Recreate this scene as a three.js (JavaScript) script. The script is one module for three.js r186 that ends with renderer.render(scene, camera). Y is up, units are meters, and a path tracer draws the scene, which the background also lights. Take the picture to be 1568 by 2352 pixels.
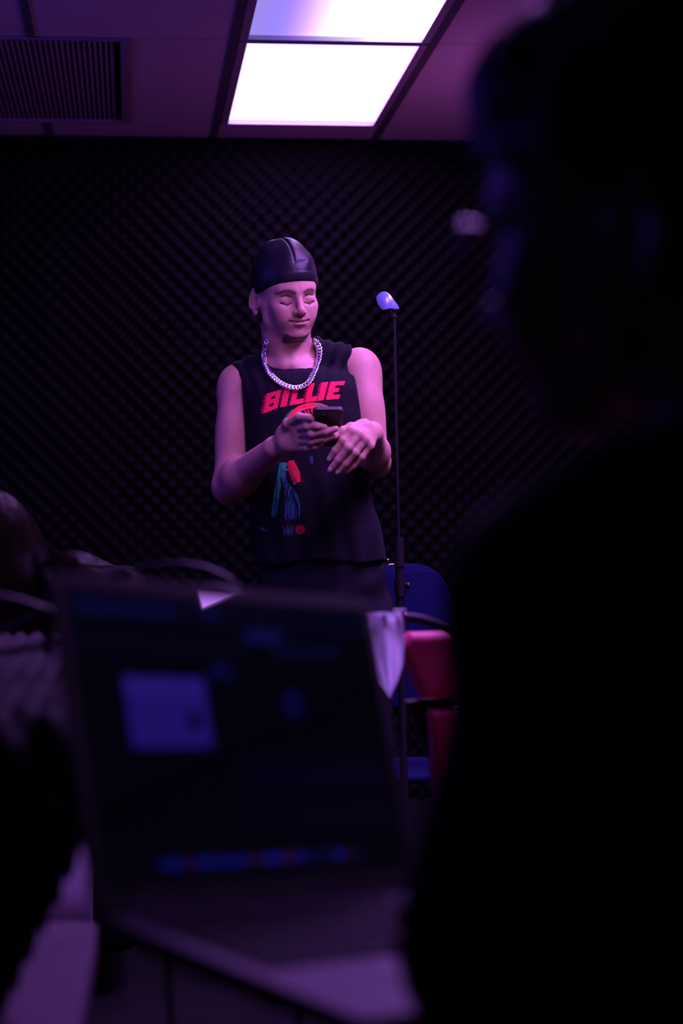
import * as THREE from 'three';
import { mergeGeometries, mergeVertices } from 'three/addons/utils/BufferGeometryUtils.js';
import { RoundedBoxGeometry } from 'three/addons/geometries/RoundedBoxGeometry.js';
import { ImprovedNoise } from 'three/addons/math/ImprovedNoise.js';
import { RectAreaLightUniformsLib } from 'three/addons/lights/RectAreaLightUniformsLib.js';

// ------------------------------------------------------------------ camera, lights, exposure
const scene = new THREE.Scene();
scene.background = new THREE.Color(0, 0, 0);
const camera = new THREE.PerspectiveCamera(28.8436, 1568 / 2352, 0.05, 60);
camera.filmGauge = 36;
camera.position.set(0, 1.05, 0);
camera.quaternion.setFromRotationMatrix(new THREE.Matrix4().makeBasis(
  new THREE.Vector3(0.99435, -0.00907, 0.10574), new THREE.Vector3(0.00756, 0.99986, 0.01468), new THREE.Vector3(-0.10586, -0.01379, 0.99429)));
camera.focus = 4.62; camera.userData.fStop = 4.0;
camera.updateMatrixWorld(true);

const renderer = new THREE.WebGLRenderer({ antialias: true });
renderer.toneMapping = THREE.LinearToneMapping;
renderer.toneMappingExposure = 1.7;
renderer.shadowMap.enabled = true;
RectAreaLightUniformsLib.init();

const EYE = 1.05, CEIL = 2.567, BACK = -7.483, ROOM_L = -2.15, ROOM_R = 5.6, REAR = 1.6;
const LAMP_COLOR = new THREE.Color().setRGB(0.51, 0.165, 1.0);
const PANEL_POWER = 7, KEY_POWER = 25, FILL_POWER = 16, SIDE_POWER = 10;
const BLUE_COLOR = new THREE.Color().setRGB(0.12, 0.05, 1.0);
const BLUE_POWER = 7;
const PINK_COLOR = new THREE.Color().setRGB(0.95, 0.16, 1.0);
const PINK_POWER = 1.9;

// ------------------------------------------------------------------ helpers
const taken = {};
function numbered(n) { if (!(n in taken)) { taken[n] = 0; return n; } taken[n]++; return n + '_' + String(taken[n]).padStart(3, '0'); }
const V = (x, y, z) => new THREE.Vector3(x, y, z);
function shade(o) { o.traverse((c) => { if (c.isMesh) { c.castShadow = true; c.receiveShadow = true; } }); return o; }
function thing(name, label, category, pos = [0, 0, 0], turn = 0, group) {
  const g = new THREE.Group(); g.name = numbered(name); g.position.set(...pos); g.rotation.y = turn;
  g.userData = { label, category }; if (group) g.userData.group = group; scene.add(g); return g;
}
function part(name, geo, mat, parent, label) {
  const m = new THREE.Mesh(geo, mat); m.name = name; m.castShadow = m.receiveShadow = true; parent.add(m);
  if (label) m.userData.label = label; return m;
}
function struct(name, geo, mat, label) {
  const m = geo ? new THREE.Mesh(geo, mat) : new THREE.Group(); m.name = name; m.userData.kind = 'structure'; if (label) m.userData.label = label;
  m.castShadow = m.receiveShadow = true; scene.add(m); return m;
}
const box = (w, h, d, x = 0, y = 0, z = 0) => new THREE.BoxGeometry(w, h, d).translate(x, y, z);
const rbox = (w, h, d, r, x = 0, y = 0, z = 0, s = 3) => new RoundedBoxGeometry(w, h, d, s, r).translate(x, y, z);
function tube(pts, r, seg = 40, rad = 8, closed = false) {
  return new THREE.TubeGeometry(new THREE.CatmullRomCurve3(pts.map((p) => V(...p)), closed, 'centripetal'), seg, r, rad, closed);
}
function rod(a, b, r, r2 = r, seg = 14) {
  const A = V(...a), B = V(...b), d = B.clone().sub(A), g = new THREE.CylinderGeometry(r2, r, d.length(), seg);
  g.applyQuaternion(new THREE.Quaternion().setFromUnitVectors(V(0, 1, 0), d.normalize())); g.translate((A.x + B.x) / 2, (A.y + B.y) / 2, (A.z + B.z) / 2); return g;
}
const merge = (l) => mergeGeometries(l.map((g) => { const c = g.index ? g.toNonIndexed() : g; for (const k of Object.keys(c.attributes)) if (!['position', 'normal', 'uv'].includes(k)) c.deleteAttribute(k); return c; }));
let seed = 7; const rnd = () => { seed = (seed * 1664525 + 1013904223) >>> 0; return seed / 4294967296; };
const perlin = new ImprovedNoise();
const noise = (x, y, z) => perlin.noise(x + 31.7, y + 17.3, z + 5.1);
const lin = (r, g, b) => new THREE.Color().setRGB(r, g, b);
const clamp = (x, a, b) => Math.min(b, Math.max(a, x));
const sst = (a, b, x) => { const t = clamp((x - a) / (b - a), 0, 1); return t * t * (3 - 2 * t); };
function mat(r, g, b, rough = 0.6, extra = {}) { return new THREE.MeshPhysicalMaterial({ color: lin(r, g, b), roughness: rough, ...extra }); }
function grainTexture(size, fn, srgb = false) {
  const d = new Uint8Array(size * size * 4);
  for (let j = 0; j < size; j++) for (let i = 0; i < size; i++) { const v = fn(i / size, j / size), k = (j * size + i) * 4; d[k] = d[k + 1] = d[k + 2] = clamp(v, 0, 1) * 255; d[k + 3] = 255; }
  const t = new THREE.DataTexture(d, size, size); t.magFilter = THREE.LinearFilter; t.minFilter = THREE.LinearFilter; t.wrapS = t.wrapT = THREE.RepeatWrapping; if (srgb) t.colorSpace = THREE.SRGBColorSpace; t.needsUpdate = true; return t;
}
const speck = grainTexture(256, () => 0.5 + 0.5 * (rnd() - 0.5));
const weave = grainTexture(128, (u, v) => 0.5 + 0.25 * Math.sin(u * 128 * Math.PI / 2) + 0.25 * Math.sin(v * 128 * Math.PI / 2) + 0.15 * (rnd() - 0.5));

// ------------------------------------------------------------------ distance fields and their meshing
const len3 = (x, y, z) => Math.sqrt(x * x + y * y + z * z);
function smin(a, b, k) { const h = Math.max(k - Math.abs(a - b), 0) / k; return Math.min(a, b) - h * h * k * 0.25; }
const smax = (a, b, k) => -smin(-a, -b, k);
function ball(p, c, r) { return len3(p[0] - c[0], p[1] - c[1], p[2] - c[2]) - r; }
function egg(p, c, r) {
  const x = (p[0] - c[0]) / r[0], y = (p[1] - c[1]) / r[1], z = (p[2] - c[2]) / r[2], k0 = len3(x, y, z), k1 = len3(x / r[0], y / r[1], z / r[2]);
  return k1 < 1e-9 ? -Math.min(...r) : k0 * (k0 - 1) / k1;
}
function cone(p, a, b, ra, rb = ra) {
  const bx = b[0] - a[0], by = b[1] - a[1], bz = b[2] - a[2], px = p[0] - a[0], py = p[1] - a[1], pz = p[2] - a[2];
  const t = clamp((px * bx + py * by + pz * bz) / (bx * bx + by * by + bz * bz), 0, 1);
  return len3(px - bx * t, py - by * t, pz - bz * t) - (ra + (rb - ra) * t);
}
function chain(p, pts, rs, k = 0.006) { let d = 1e9; for (let i = 0; i + 1 < pts.length; i++) d = smin(d, cone(p, pts[i], pts[i + 1], rs[i], rs[i + 1]), k); return d; }
function netMesh(f, lo, hi, h, slack = 1.5) {
  const B = 8, n = [0, 1, 2].map((a) => Math.ceil((hi[a] - lo[a]) / (h * B))), N = n.map((x) => x * B + 2), cells = new Map(), pos = [], idx = [], S = B + 1;
  const key = (i, j, k) => (i * N[1] + j) * N[2] + k, blocks = [], half = h * B * 0.8661 * slack, p = [0, 0, 0];
  for (let a = 0; a < n[0]; a++) for (let b = 0; b < n[1]; b++) for (let c = 0; c < n[2]; c++) {
    p[0] = lo[0] + (a + 0.5) * B * h; p[1] = lo[1] + (b + 0.5) * B * h; p[2] = lo[2] + (c + 0.5) * B * h;
    if (Math.abs(f(p)) > half) continue;
    const s = new Float32Array(S * S * S);
    for (let i = 0; i < S; i++) for (let j = 0; j < S; j++) for (let k = 0; k < S; k++) { p[0] = lo[0] + (a * B + i) * h; p[1] = lo[1] + (b * B + j) * h; p[2] = lo[2] + (c * B + k) * h; s[(i * S + j) * S + k] = f(p); }
    let any = false;
    for (let i = 0; i < B; i++) for (let j = 0; j < B; j++) for (let k = 0; k < B; k++) {
      let m = 0; const v = [];
      for (let q = 0; q < 8; q++) { const w = s[((i + (q & 1)) * S + j + ((q >> 1) & 1)) * S + k + (q >> 2)]; v.push(w); if (w < 0) m |= 1 << q; }
      if (m === 0 || m === 255) continue;
      any = true; let x = 0, y = 0, z = 0, cnt = 0;
      for (let e = 0; e < 8; e++) for (let ax = 0; ax < 3; ax++) { const o = e | (1 << ax); if (o === e || (v[e] < 0) === (v[o] < 0)) continue; const t = v[e] / (v[e] - v[o]); x += (e & 1) + (ax === 0 ? t : 0); y += ((e >> 1) & 1) + (ax === 1 ? t : 0); z += (e >> 2) + (ax === 2 ? t : 0); cnt++; }
      cells.set(key(a * B + i, b * B + j, c * B + k), pos.length / 3);
      pos.push(lo[0] + (a * B + i + x / cnt) * h, lo[1] + (b * B + j + y / cnt) * h, lo[2] + (c * B + k + z / cnt) * h);
    }
    if (any) blocks.push([a, b, c, s]);
  }
  const quad = (A, Bq, C, D, flip) => { if (A === undefined || Bq === undefined || C === undefined || D === undefined) return; if (flip) idx.push(A, C, Bq, A, D, C); else idx.push(A, Bq, C, A, C, D); };
  for (const [a, b, c, s] of blocks) for (let i = 0; i < B; i++) for (let j = 0; j < B; j++) for (let k = 0; k < B; k++) {
    const v0 = s[(i * S + j) * S + k] < 0, I = a * B + i, J = b * B + j, K = c * B + k, g = (x, y, z) => cells.get(key(x, y, z));
    if (I && J && K) {
      if (v0 !== s[((i + 1) * S + j) * S + k] < 0) quad(g(I, J - 1, K - 1), g(I, J, K - 1), g(I, J, K), g(I, J - 1, K), !v0);
      if (v0 !== s[(i * S + j + 1) * S + k] < 0) quad(g(I - 1, J, K - 1), g(I - 1, J, K), g(I, J, K), g(I, J, K - 1), !v0);
      if (v0 !== s[(i * S + j) * S + k + 1] < 0) quad(g(I - 1, J - 1, K), g(I, J - 1, K), g(I, J, K), g(I - 1, J, K), !v0);
    }
  }
  const geo = new THREE.BufferGeometry(); geo.setAttribute('position', new THREE.Float32BufferAttribute(pos, 3)); geo.setIndex(idx); geo.computeVertexNormals(); return geo;
}
function paint(geo, fn) {
  const P = geo.attributes.position, out = new Float32Array(P.count * 3);
  for (let i = 0; i < P.count; i++) { const c = fn(P.getX(i), P.getY(i), P.getZ(i)); out.set(c, i * 3); }
  geo.setAttribute('color', new THREE.BufferAttribute(out, 3)); return geo;
}
const table = (T, y) => { // rows [y, ...values], y falling
  if (y >= T[0][0]) return T[0].slice(1); const L = T[T.length - 1]; if (y <= L[0]) return L.slice(1);
  let i = 0; while (T[i + 1][0] > y) i++; const t = (T[i][0] - y) / (T[i][0] - T[i + 1][0]), e = t; return T[i].slice(1).map((v, k) => v + (T[i + 1][k + 1] - v) * e);
};

// ------------------------------------------------------------------ room shell
const M = {
  tile: mat(0.80, 0.78, 0.78, 0.95, { bumpMap: speck, bumpScale: 0.0008 }),
  bar: mat(0.16, 0.16, 0.18, 0.5),
  whiteMetal: mat(0.55, 0.55, 0.57, 0.4),
  foam: mat(0.0065, 0.006, 0.007, 0.95, { specularIntensity: 0.06 }),
  darkWall: mat(0.05, 0.05, 0.055, 0.9),
  floor: mat(0.007, 0.0066, 0.0075, 0.95, { specularIntensity: 0.2 }),
  black: mat(0.010, 0.010, 0.012, 0.55, { specularIntensity: 0.4 }),
  blackGloss: mat(0.012, 0.012, 0.014, 0.25),
  chrome: mat(0.5, 0.5, 0.52, 0.25, { metalness: 1 }),
};
const rw = ROOM_R - ROOM_L, rd = REAR - BACK, rcx = (ROOM_L + ROOM_R) / 2, rcz = (REAR + BACK) / 2;
struct('floor', box(rw + 0.4, 0.12, rd + 0.4, rcx, -0.06, rcz), M.floor, 'charcoal carpet floor');
struct('wall_left', box(0.12, CEIL + 0.3, rd + 0.4, ROOM_L - 0.06, (CEIL + 0.3) / 2, rcz), M.darkWall);
struct('wall_right', box(0.12, CEIL + 0.3, rd + 0.4, ROOM_R + 0.06, (CEIL + 0.3) / 2, rcz), M.darkWall);
struct('wall_front', box(rw, CEIL + 0.3, 0.12, rcx, (CEIL + 0.3) / 2, REAR + 0.06), M.darkWall);
const wallBack = struct('wall_back', box(rw, CEIL + 0.3, 0.12, rcx, (CEIL + 0.3) / 2, BACK - 0.06), M.darkWall, 'back wall lined with dark egg-crate foam');
{ // egg-crate foam sheets, tips towards the room
  const P = 0.031, S = 20 * P, n = 100;
  const g = new THREE.PlaneGeometry(S, S, n, n), A = g.attributes.position;
  for (let i = 0; i < A.count; i++) { const x = A.getX(i) + S / 2, y = A.getY(i) + S / 2; const c = Math.cos(Math.PI * x / P) * Math.cos(Math.PI * y / P); A.setZ(i, 0.024 + 0.017 * Math.sign(c) * Math.pow(Math.abs(c), 0.8)); }
  g.computeVertexNormals();
  for (let r = 0; r < 4; r++) for (let c = 0; c < 13; c++) {
    const x = ROOM_L + S / 2 + c * S; if (x + S / 2 > ROOM_R + 0.5) continue;
    const o = part('foam_sheet', g, M.foam, wallBack); o.position.set(x - 0.17, CEIL - 0.012 - S / 2 - r * S, BACK);
  }
}
const baseb = struct('baseboard_back', box(rw, 0.07, 0.02, rcx, 0.035, BACK + 0.011), M.black);
// ceiling: tiles between long dark rails, thin joints across
const ceiling = struct('ceiling', box(rw + 0.4, 0.05, rd + 0.4, rcx, CEIL + 0.14, rcz), M.darkWall, 'dropped ceiling of pale mineral tiles');
const RAIL0 = -0.2837, BAY = 0.61, CROSS0 = 6.014, CROSS = 1.22;
const lampBays = [[1, 0], [1, -1], [2, -2], [1, -3]]; // [bay, row] of the luminaires, row 0 next to the foam wall
const ventX0 = -0.575, ventX1 = 0.017;
const isLamp = (b, r) => lampBays.some(([x, y]) => x === b && y === r);
{
  const tg = new RoundedBoxGeometry(BAY - 0.006, 0.015, BAY - 0.005, 1, 0.002);
  const rows = [];
  for (let r = -5; r <= 0; r++) rows.push(r);
  for (let b = -4; b < 10; b++) {
    const x0 = RAIL0 + b * BAY, xc = x0 + BAY / 2;
    for (const r of rows) for (let hf = 0; hf < 2; hf++) {
      if (isLamp(b, r)) continue;
      const zc = -(CROSS0 + r * CROSS + (hf + 0.5) * BAY);
      if (zc > REAR + 0.3) continue;
      if (r === 0 && b === -1) { continue; }
      if (r === 0 && b === 0) { const w = x0 + BAY - ventX1; const o = part('tile', box(w - 0.004, 0.015, BAY - 0.005), M.tile, ceiling); o.position.set(ventX1 + w / 2, CEIL + 0.0075, zc); continue; }
      const o = part('tile', tg, M.tile, ceiling); o.position.set(xc, CEIL + 0.0075, zc);
    }
    const zf = -(CROSS0 + CROSS), d = zf - BACK, o = part('tile', box(BAY - 0.006, 0.015, d - 0.006), M.tile, ceiling); o.position.set(xc, CEIL + 0.0075, zf - d / 2);
  }
  { const w = ventX0 - (RAIL0 - BAY); if (w > 0.02) for (let hf = 0; hf < 2; hf++) { const o = part('tile', box(w - 0.004, 0.015, BAY - 0.005), M.tile, ceiling); o.position.set(RAIL0 - BAY + w / 2, CEIL + 0.0075, -(CROSS0 + (hf + 0.5) * BAY)); } }
  for (let b = -4; b < 11; b++) {
    const x = RAIL0 + b * BAY;
    const seg = b === 0 ? [[BACK, -(CROSS0 + CROSS)], [-CROSS0, REAR]] : [[BACK, REAR]];
    for (const [a, c] of seg) { const o = part('rail', box(0.026, 0.022, c - a), M.bar, ceiling, 'dark ceiling rail'); o.position.set(x, CEIL + 0.007, (a + c) / 2); }
  }
  for (let r = -5; r <= 1; r++) { const o = part('cross_rail', box(rw, 0.014, 0.012), M.bar, ceiling); o.position.set(rcx, CEIL + 0.008, -(CROSS0 + r * CROSS)); }
}
// luminaires: a pale trim, a glowing diffuser and the light it gives just below it
function luminaire(bay, row, label, power, glow, lightPart = [0, 1]) {
  const x = RAIL0 + (bay + 0.5) * BAY, z = -(CROSS0 + (row + 0.5) * CROSS);
  const o = thing('ceiling_light', label, 'ceiling light', [x, CEIL, z], 0, 'recessed ceiling light panels');
  const W = BAY - 0.03, D = CROSS - 0.02, t = 0.026, fr = [];
  for (const s of [-1, 1]) { fr.push(box(t, 0.02, D, s * (W - t) / 2, 0.006, 0)); fr.push(box(W - 2 * t, 0.02, t * 0.55, 0, 0.006, s * (D - t * 0.55) / 2)); }
  part('frame', merge(fr), M.whiteMetal, o);
  part('housing', merge([box(W, 0.004, D, 0, 0.1, 0), ...[-1, 1].map((s) => box(0.004, 0.09, D, s * W / 2, 0.057, 0)), ...[-1, 1].map((s) => box(W, 0.09, 0.004, 0, 0.057, s * D / 2))]), M.whiteMetal, o);
  const dw = W - 2 * t, dd = D - 1.1 * t;
  part('diffuser', box(dw, 0.004, dd, 0, 0.012, 0), glow, o, 'glowing white diffuser');
  const w = dw * (lightPart[1] - lightPart[0]) - 0.01, l = new THREE.RectAreaLight(LAMP_COLOR, power, w, dd - 0.01);
  l.position.set(-dw / 2 + dw * (lightPart[0] + lightPart[1]) / 2, 0.0085, 0); l.rotation.x = -Math.PI / 2; l.name = 'panel_glow'; o.add(l);
  return o;
}
const glowFull = new THREE.MeshStandardMaterial({ color: lin(0.6, 0.6, 0.6), roughness: 0.6, emissive: lin(0.9, 0.62, 1.3), emissiveIntensity: 1 });
// the second panel has a dead tube on one side: its diffuser glows over the working tube only
const glowHalfMap = (() => {
  const w = 128, d = new Uint8Array(w * 4 * 4);
  for (let j = 0; j < 4; j++) for (let i = 0; i < w; i++) { const u = i / (w - 1), a = sst(0.12, 0.72, u), b = sst(0.0, 0.5, u); const k = (j * w + i) * 4; d[k] = 255 * (0.13 + 0.87 * a); d[k + 1] = 255 * (0.105 + 0.895 * Math.pow(a, 1.5)); d[k + 2] = 255 * (0.33 + 0.67 * b); d[k + 3] = 255; }
  const t = new THREE.DataTexture(d, w, 4); t.magFilter = t.minFilter = THREE.LinearFilter; t.needsUpdate = true; return t;
})();
const glowHalf = new THREE.MeshStandardMaterial({ color: lin(0.6, 0.6, 0.6), roughness: 0.6, emissive: lin(1, 1, 1), emissiveIntensity: 1.4, emissiveMap: glowHalfMap });
luminaire(1, 0, 'bright white ceiling light panel nearest the foam wall', PANEL_POWER, glowFull);
luminaire(1, -1, 'ceiling light panel with one dim violet side, before the fully bright one', PANEL_POWER, glowHalf, [0.66, 1]);
luminaire(2, -2, 'ceiling light panel out of view before the man with the phone', KEY_POWER, glowFull);
luminaire(1, -3, 'ceiling light panel out of view above the red chair', FILL_POWER, glowFull);
{ // the light whose corner shows in the laptop screen: a shallow box under the ceiling, far to the right
  const o = thing('light_box', 'shallow surface-mounted light box mirrored in the laptop screen', 'ceiling light', [3.785, CEIL - 0.012, -2.18]);
  part('housing', merge([box(0.6, 0.05, 0.02, 0, -0.025, -0.59), box(0.6, 0.05, 0.02, 0, -0.025, 0.59), box(0.02, 0.05, 1.16, -0.29, -0.025, 0), box(0.02, 0.05, 1.16, 0.29, -0.025, 0)]), M.whiteMetal, o);
  part('diffuser', box(0.56, 0.004, 1.16, 0, -0.042, 0), glowFull, o);
  const l = new THREE.RectAreaLight(LAMP_COLOR, SIDE_POWER, 0.55, 1.15); l.position.set(0, -0.0455, 0); l.rotation.x = -Math.PI / 2; l.name = 'panel_glow'; o.add(l);
}

{ // return-air grille
  const zc = -(CROSS0 + CROSS / 2), w = ventX1 - ventX0, xc = (ventX0 + ventX1) / 2;
  const o = thing('air_vent', 'slatted return air grille in the ceiling tiles', 'vent', [xc, CEIL, zc]);
  const mv = mat(0.42, 0.42, 0.45, 0.6), D = CROSS - 0.012, t = 0.034, fr = [];
  for (const s of [-1, 1]) { fr.push(rbox(t, 0.014, D, 0.003, s * (w - t) / 2, 0.001, 0)); fr.push(rbox(w - 2 * t, 0.014, t * 0.6, 0.003, 0, 0.001, s * (D - t * 0.6) / 2)); }
  part('frame', merge(fr), mv, o);
  part('duct', merge([box(w, 0.004, D, 0, 0.11, 0), ...[-1, 1].map((s) => box(0.004, 0.1, D, s * w / 2, 0.06, 0)), ...[-1, 1].map((s) => box(w, 0.1, 0.004, 0, 0.06, s * D / 2))]), M.black, o);
  const sg = new THREE.BoxGeometry(0.016, 0.0016, D - 1.2 * t).rotateZ(0.75);
  const n = 30; for (let i = 0; i < n; i++) { const s = part('slat', sg, mv, o); s.position.set(-w / 2 + t + 0.006 + (i + 0.5) * (w - 2 * t - 0.022) / n, 0.008, 0); }
}
{ // blue LED panel on the left wall, outside the picture
  const o = thing('led_panel', 'blue LED panel high on the left wall', 'light', [ROOM_L + 0.06, 2.0, -4.2]);
  part('glow_panel', rbox(0.03, 0.3, 1.2, 0.004, 0.005, 0, 0), new THREE.MeshStandardMaterial({ color: lin(0.1, 0.1, 0.3), emissive: lin(0.12, 0.05, 1), emissiveIntensity: 1.5 }), o);
  for (const z of [-0.6, 0.6]) part('holder', box(0.03, 0.05, 0.04, -0.025, 0, z), M.black, o);
  const l = new THREE.RectAreaLight(BLUE_COLOR, BLUE_POWER, 1.2, 0.3); l.position.set(0.03, 0, 0); l.name = 'led_glow'; o.add(l); o.updateMatrixWorld(true); l.lookAt(1, 2.0, -4.2);
}

// ------------------------------------------------------------------ the man with the phone
const man = thing('person', 'man in a sleeveless printed shirt and dark durag looking down at a phone', 'person', [0.401, 0, -4.6843], -0.10607);
const Q = {
  neckTop: [-0.030, 1.535, -0.01], neckBase: [-0.024, 1.462, -0.040],
  shR: [-0.1403, 1.4157, -0.03], elR: [-0.168, 1.1771, 0.03], elTipR: [-0.1700, 1.1560, 0.02], wrR: [-0.0525, 1.2563, 0.22], foreR: [-0.1358, 1.1979, 0.075],
  shL: [0.1396, 1.4505, -0.03], elL: [0.1755, 1.2325, 0.02], elTipL: [0.1875, 1.214, 0.0], wrL: [0.1660, 1.2895, 0.21], foreL: [0.1700, 1.252, 0.09],
  handR: {
    thumb: [[-0.0294, 1.290, 0.258], [-0.0199, 1.3075, 0.285], [0.0059, 1.3205, 0.315], [0.0320, 1.3165, 0.338]],
    index: [[0.0004, 1.2961, 0.29], [0.0242, 1.2987, 0.325], [0.0454, 1.2989, 0.338], [0.0616, 1.2968, 0.340]],
    middle: [[0.0061, 1.2835, 0.29], [0.0336, 1.2823, 0.325], [0.0625, 1.2863, 0.336], [0.0864, 1.2930, 0.334]],
    ring: [[0.0059, 1.2683, 0.285], [0.0324, 1.2665, 0.315], [0.0585, 1.2705, 0.325], [0.0805, 1.2773, 0.322]],
    little: [[0.0017, 1.2552, 0.275], [0.0234, 1.2524, 0.30], [0.0390, 1.2551, 0.31], [0.0544, 1.2608, 0.31]],
  },
  handL: {
    thumb: [[0.1483, 1.3004, 0.27], [0.1201, 1.2966, 0.292], [0.0998, 1.2895, 0.305], [0.0824, 1.2808, 0.31]],
    index: [[0.1219, 1.2871, 0.31], [0.1034, 1.2667, 0.318], [0.0850, 1.2460, 0.312], [0.0733, 1.2301, 0.305]],
    middle: [[0.1371, 1.2810, 0.315], [0.1138, 1.2519, 0.325], [0.0915, 1.2256, 0.318], [0.0750, 1.2059, 0.31]],
    ring: [[0.1486, 1.2696, 0.31], [0.1281, 1.2406, 0.318], [0.1078, 1.2170, 0.312], [0.0913, 1.2001, 0.305]],
    little: [[0.1592, 1.2565, 0.30], [0.1425, 1.2314, 0.305], [0.1251, 1.2125, 0.30], [0.1096, 1.2003, 0.295]],
  },
};
// head axes: x to his left, y up, z out of the face
const HEAD_TURN = new THREE.Matrix4().makeRotationFromEuler(new THREE.Euler(THREE.MathUtils.degToRad(12), THREE.MathUtils.degToRad(21), THREE.MathUtils.degToRad(5), 'YXZ'));
const HE = HEAD_TURN.elements, HEAD_AT = [-0.0285, 1.6290, 0.012];
const toHead = (p) => { const x = p[0] - HEAD_AT[0], y = p[1] - HEAD_AT[1], z = p[2] - HEAD_AT[2]; return [HE[0] * x + HE[1] * y + HE[2] * z, HE[4] * x + HE[5] * y + HE[6] * z, HE[8] * x + HE[9] * y + HE[10] * z]; };
const fromHead = (q) => [HE[0] * q[0] + HE[4] * q[1] + HE[8] * q[2] + HEAD_AT[0], HE[1] * q[0] + HE[5] * q[1] + HE[9] * q[2] + HEAD_AT[1], HE[2] * q[0] + HE[6] * q[1] + HE[10] * q[2] + HEAD_AT[2]];
function faceField(q0) { // q0 in head axes; the face is a little narrower than its drawing
  const q = [q0[0] / 0.91, q0[1], q0[2]], m = [Math.abs(q[0]), q[1], q[2]];
  let d = egg(q, [0, 0.03, -0.012], [0.0745, 0.088, 0.096]);
  d = smin(d, egg(q, [0, -0.026, 0.026], [0.0600, 0.066, 0.058]), 0.03);
  d = smin(d, egg(q, [0, 0.030, 0.036], [0.060, 0.040, 0.052]), 0.02);              // forehead
  d = smin(d, cone(m, [0.054, -0.028, 0.006], [0.050, -0.060, 0.014], 0.016, 0.013), 0.022); // back of the jaw
  d = smin(d, cone(m, [0.050, -0.060, 0.014], [0.020, -0.083, 0.062], 0.013, 0.015), 0.022); // jaw line
  d = smin(d, egg(q, [0, -0.084, 0.070], [0.022, 0.0165, 0.018]), 0.018);             // chin
  d = smin(d, egg(m, [0.0405, -0.022, 0.062], [0.019, 0.014, 0.017]), 0.022);        // cheekbones
  d = smin(d, egg(m, [0.030, -0.046, 0.066], [0.020, 0.020, 0.018]), 0.025);        // cheeks
  d = smin(d, cone(m, [0.008, 0.016, 0.0835], [0.038, 0.019, 0.071], 0.0085, 0.008), 0.016); // brow ridge
  d = smax(d, -egg(m, [0.031, -0.0035, 0.098], [0.018, 0.0115, 0.018]), 0.012);       // sockets
  d = smin(d, egg(m, [0.0315, -0.0050, 0.0700], [0.0165, 0.0108, 0.0128]), 0.006);                  // lids over the eyes
  d = smin(d, cone(q, [0, 0.010, 0.0845], [0, -0.025, 0.1035], 0.0068, 0.0085), 0.011); // bridge
  d = smin(d, ball(q, [0, -0.0295, 0.1045], 0.0090), 0.007);                        // tip
  d = smin(d, egg(m, [0.0112, -0.0325, 0.0940], [0.0066, 0.0068, 0.0090]), 0.006);   // wings
  d = smax(d, -egg(m, [0.0058, -0.0385, 0.0995], [0.0034, 0.0040, 0.0050]), 0.003);  // nostrils
  d = smin(d, egg(q, [0, -0.056, 0.0745], [0.030, 0.020, 0.0195]), 0.014);            // muzzle
  const w = m[0];
  d = smin(d, chain(m, [[0, -0.0508, 0.0935], [0.007, -0.0500, 0.0930], [0.016, -0.0520, 0.0885], [0.0265, -0.0535, 0.0795]], [0.0036, 0.0040, 0.0030, 0.0016], 0.003), 0.004);
  d = smin(d, chain(m, [[0, -0.0600, 0.0925], [0.010, -0.0592, 0.0905], [0.0225, -0.0555, 0.0815]], [0.0050, 0.0044, 0.0016], 0.003), 0.004);
  d = smax(d, -chain(m, [[0, -0.0552, 0.0975], [0.010, -0.0549, 0.0960], [0.019, -0.0540, 0.0905], [0.0300, -0.0512, 0.0830]], [0.0018, 0.0018, 0.0016, 0.0012], 0.001), 0.0034);
  d = smax(d, -egg(q, [0, -0.0715, 0.0960], [0.018, 0.0045, 0.006]), 0.008);          // dip below the lip
  // crease above the lid, and the lid's lower edge
  d = smax(d, -chain(m, [[0.0170, -0.0120, 0.0830], [0.0305, -0.0160, 0.0850], [0.0445, -0.0110, 0.0770]], [0.0014, 0.0018, 0.0012], 0.001), 0.0030);
  d = smax(d, -chain(m, [[0.0180, 0.0035, 0.0800], [0.0310, 0.0060, 0.0805], [0.0450, 0.0020, 0.0720]], [0.0010, 0.0014, 0.0010], 0.001), 0.004);
  // ears
  const e = [m[0] - 0.0745, m[1] + 0.014, m[2] + 0.008], ce = Math.cos(0.42), se = Math.sin(0.42);
  const er = [e[0] * ce + e[2] * se, e[1], -e[0] * se + e[2] * ce]; // flap leans out to the rear
  const ez = er[2] - er[1] * 0.22;
  let ear = egg([er[0], er[1], ez], [0, 0.002, -0.010], [0.0062, 0.031, 0.0175]);
  const rim = Math.sqrt(Math.pow(len3(0, (er[1] - 0.004) * 0.62, ez + 0.010) - 0.0168, 2) + Math.pow(er[0] - 0.0035, 2)) - 0.0030;
  if (er[1] > -0.018) ear = smin(ear, rim, 0.004);
  ear = smax(ear, -egg([er[0], er[1], ez], [0.0075, -0.002, -0.006], [0.0060, 0.016, 0.0095]), 0.004);
  ear = smin(ear, egg([er[0], er[1], ez], [0.0005, -0.027, -0.004], [0.005, 0.008, 0.007]), 0.005);
  return smin(d, ear, 0.006);
}
const RF = { thumb: [0.0150, 0.0115, 0.0100, 0.0085], index: [0.0110, 0.0094, 0.0085, 0.0070], middle: [0.0112, 0.0096, 0.0086, 0.0071], ring: [0.0108, 0.0090, 0.0081, 0.0067], little: [0.0100, 0.0080, 0.0071, 0.0060] };
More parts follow.
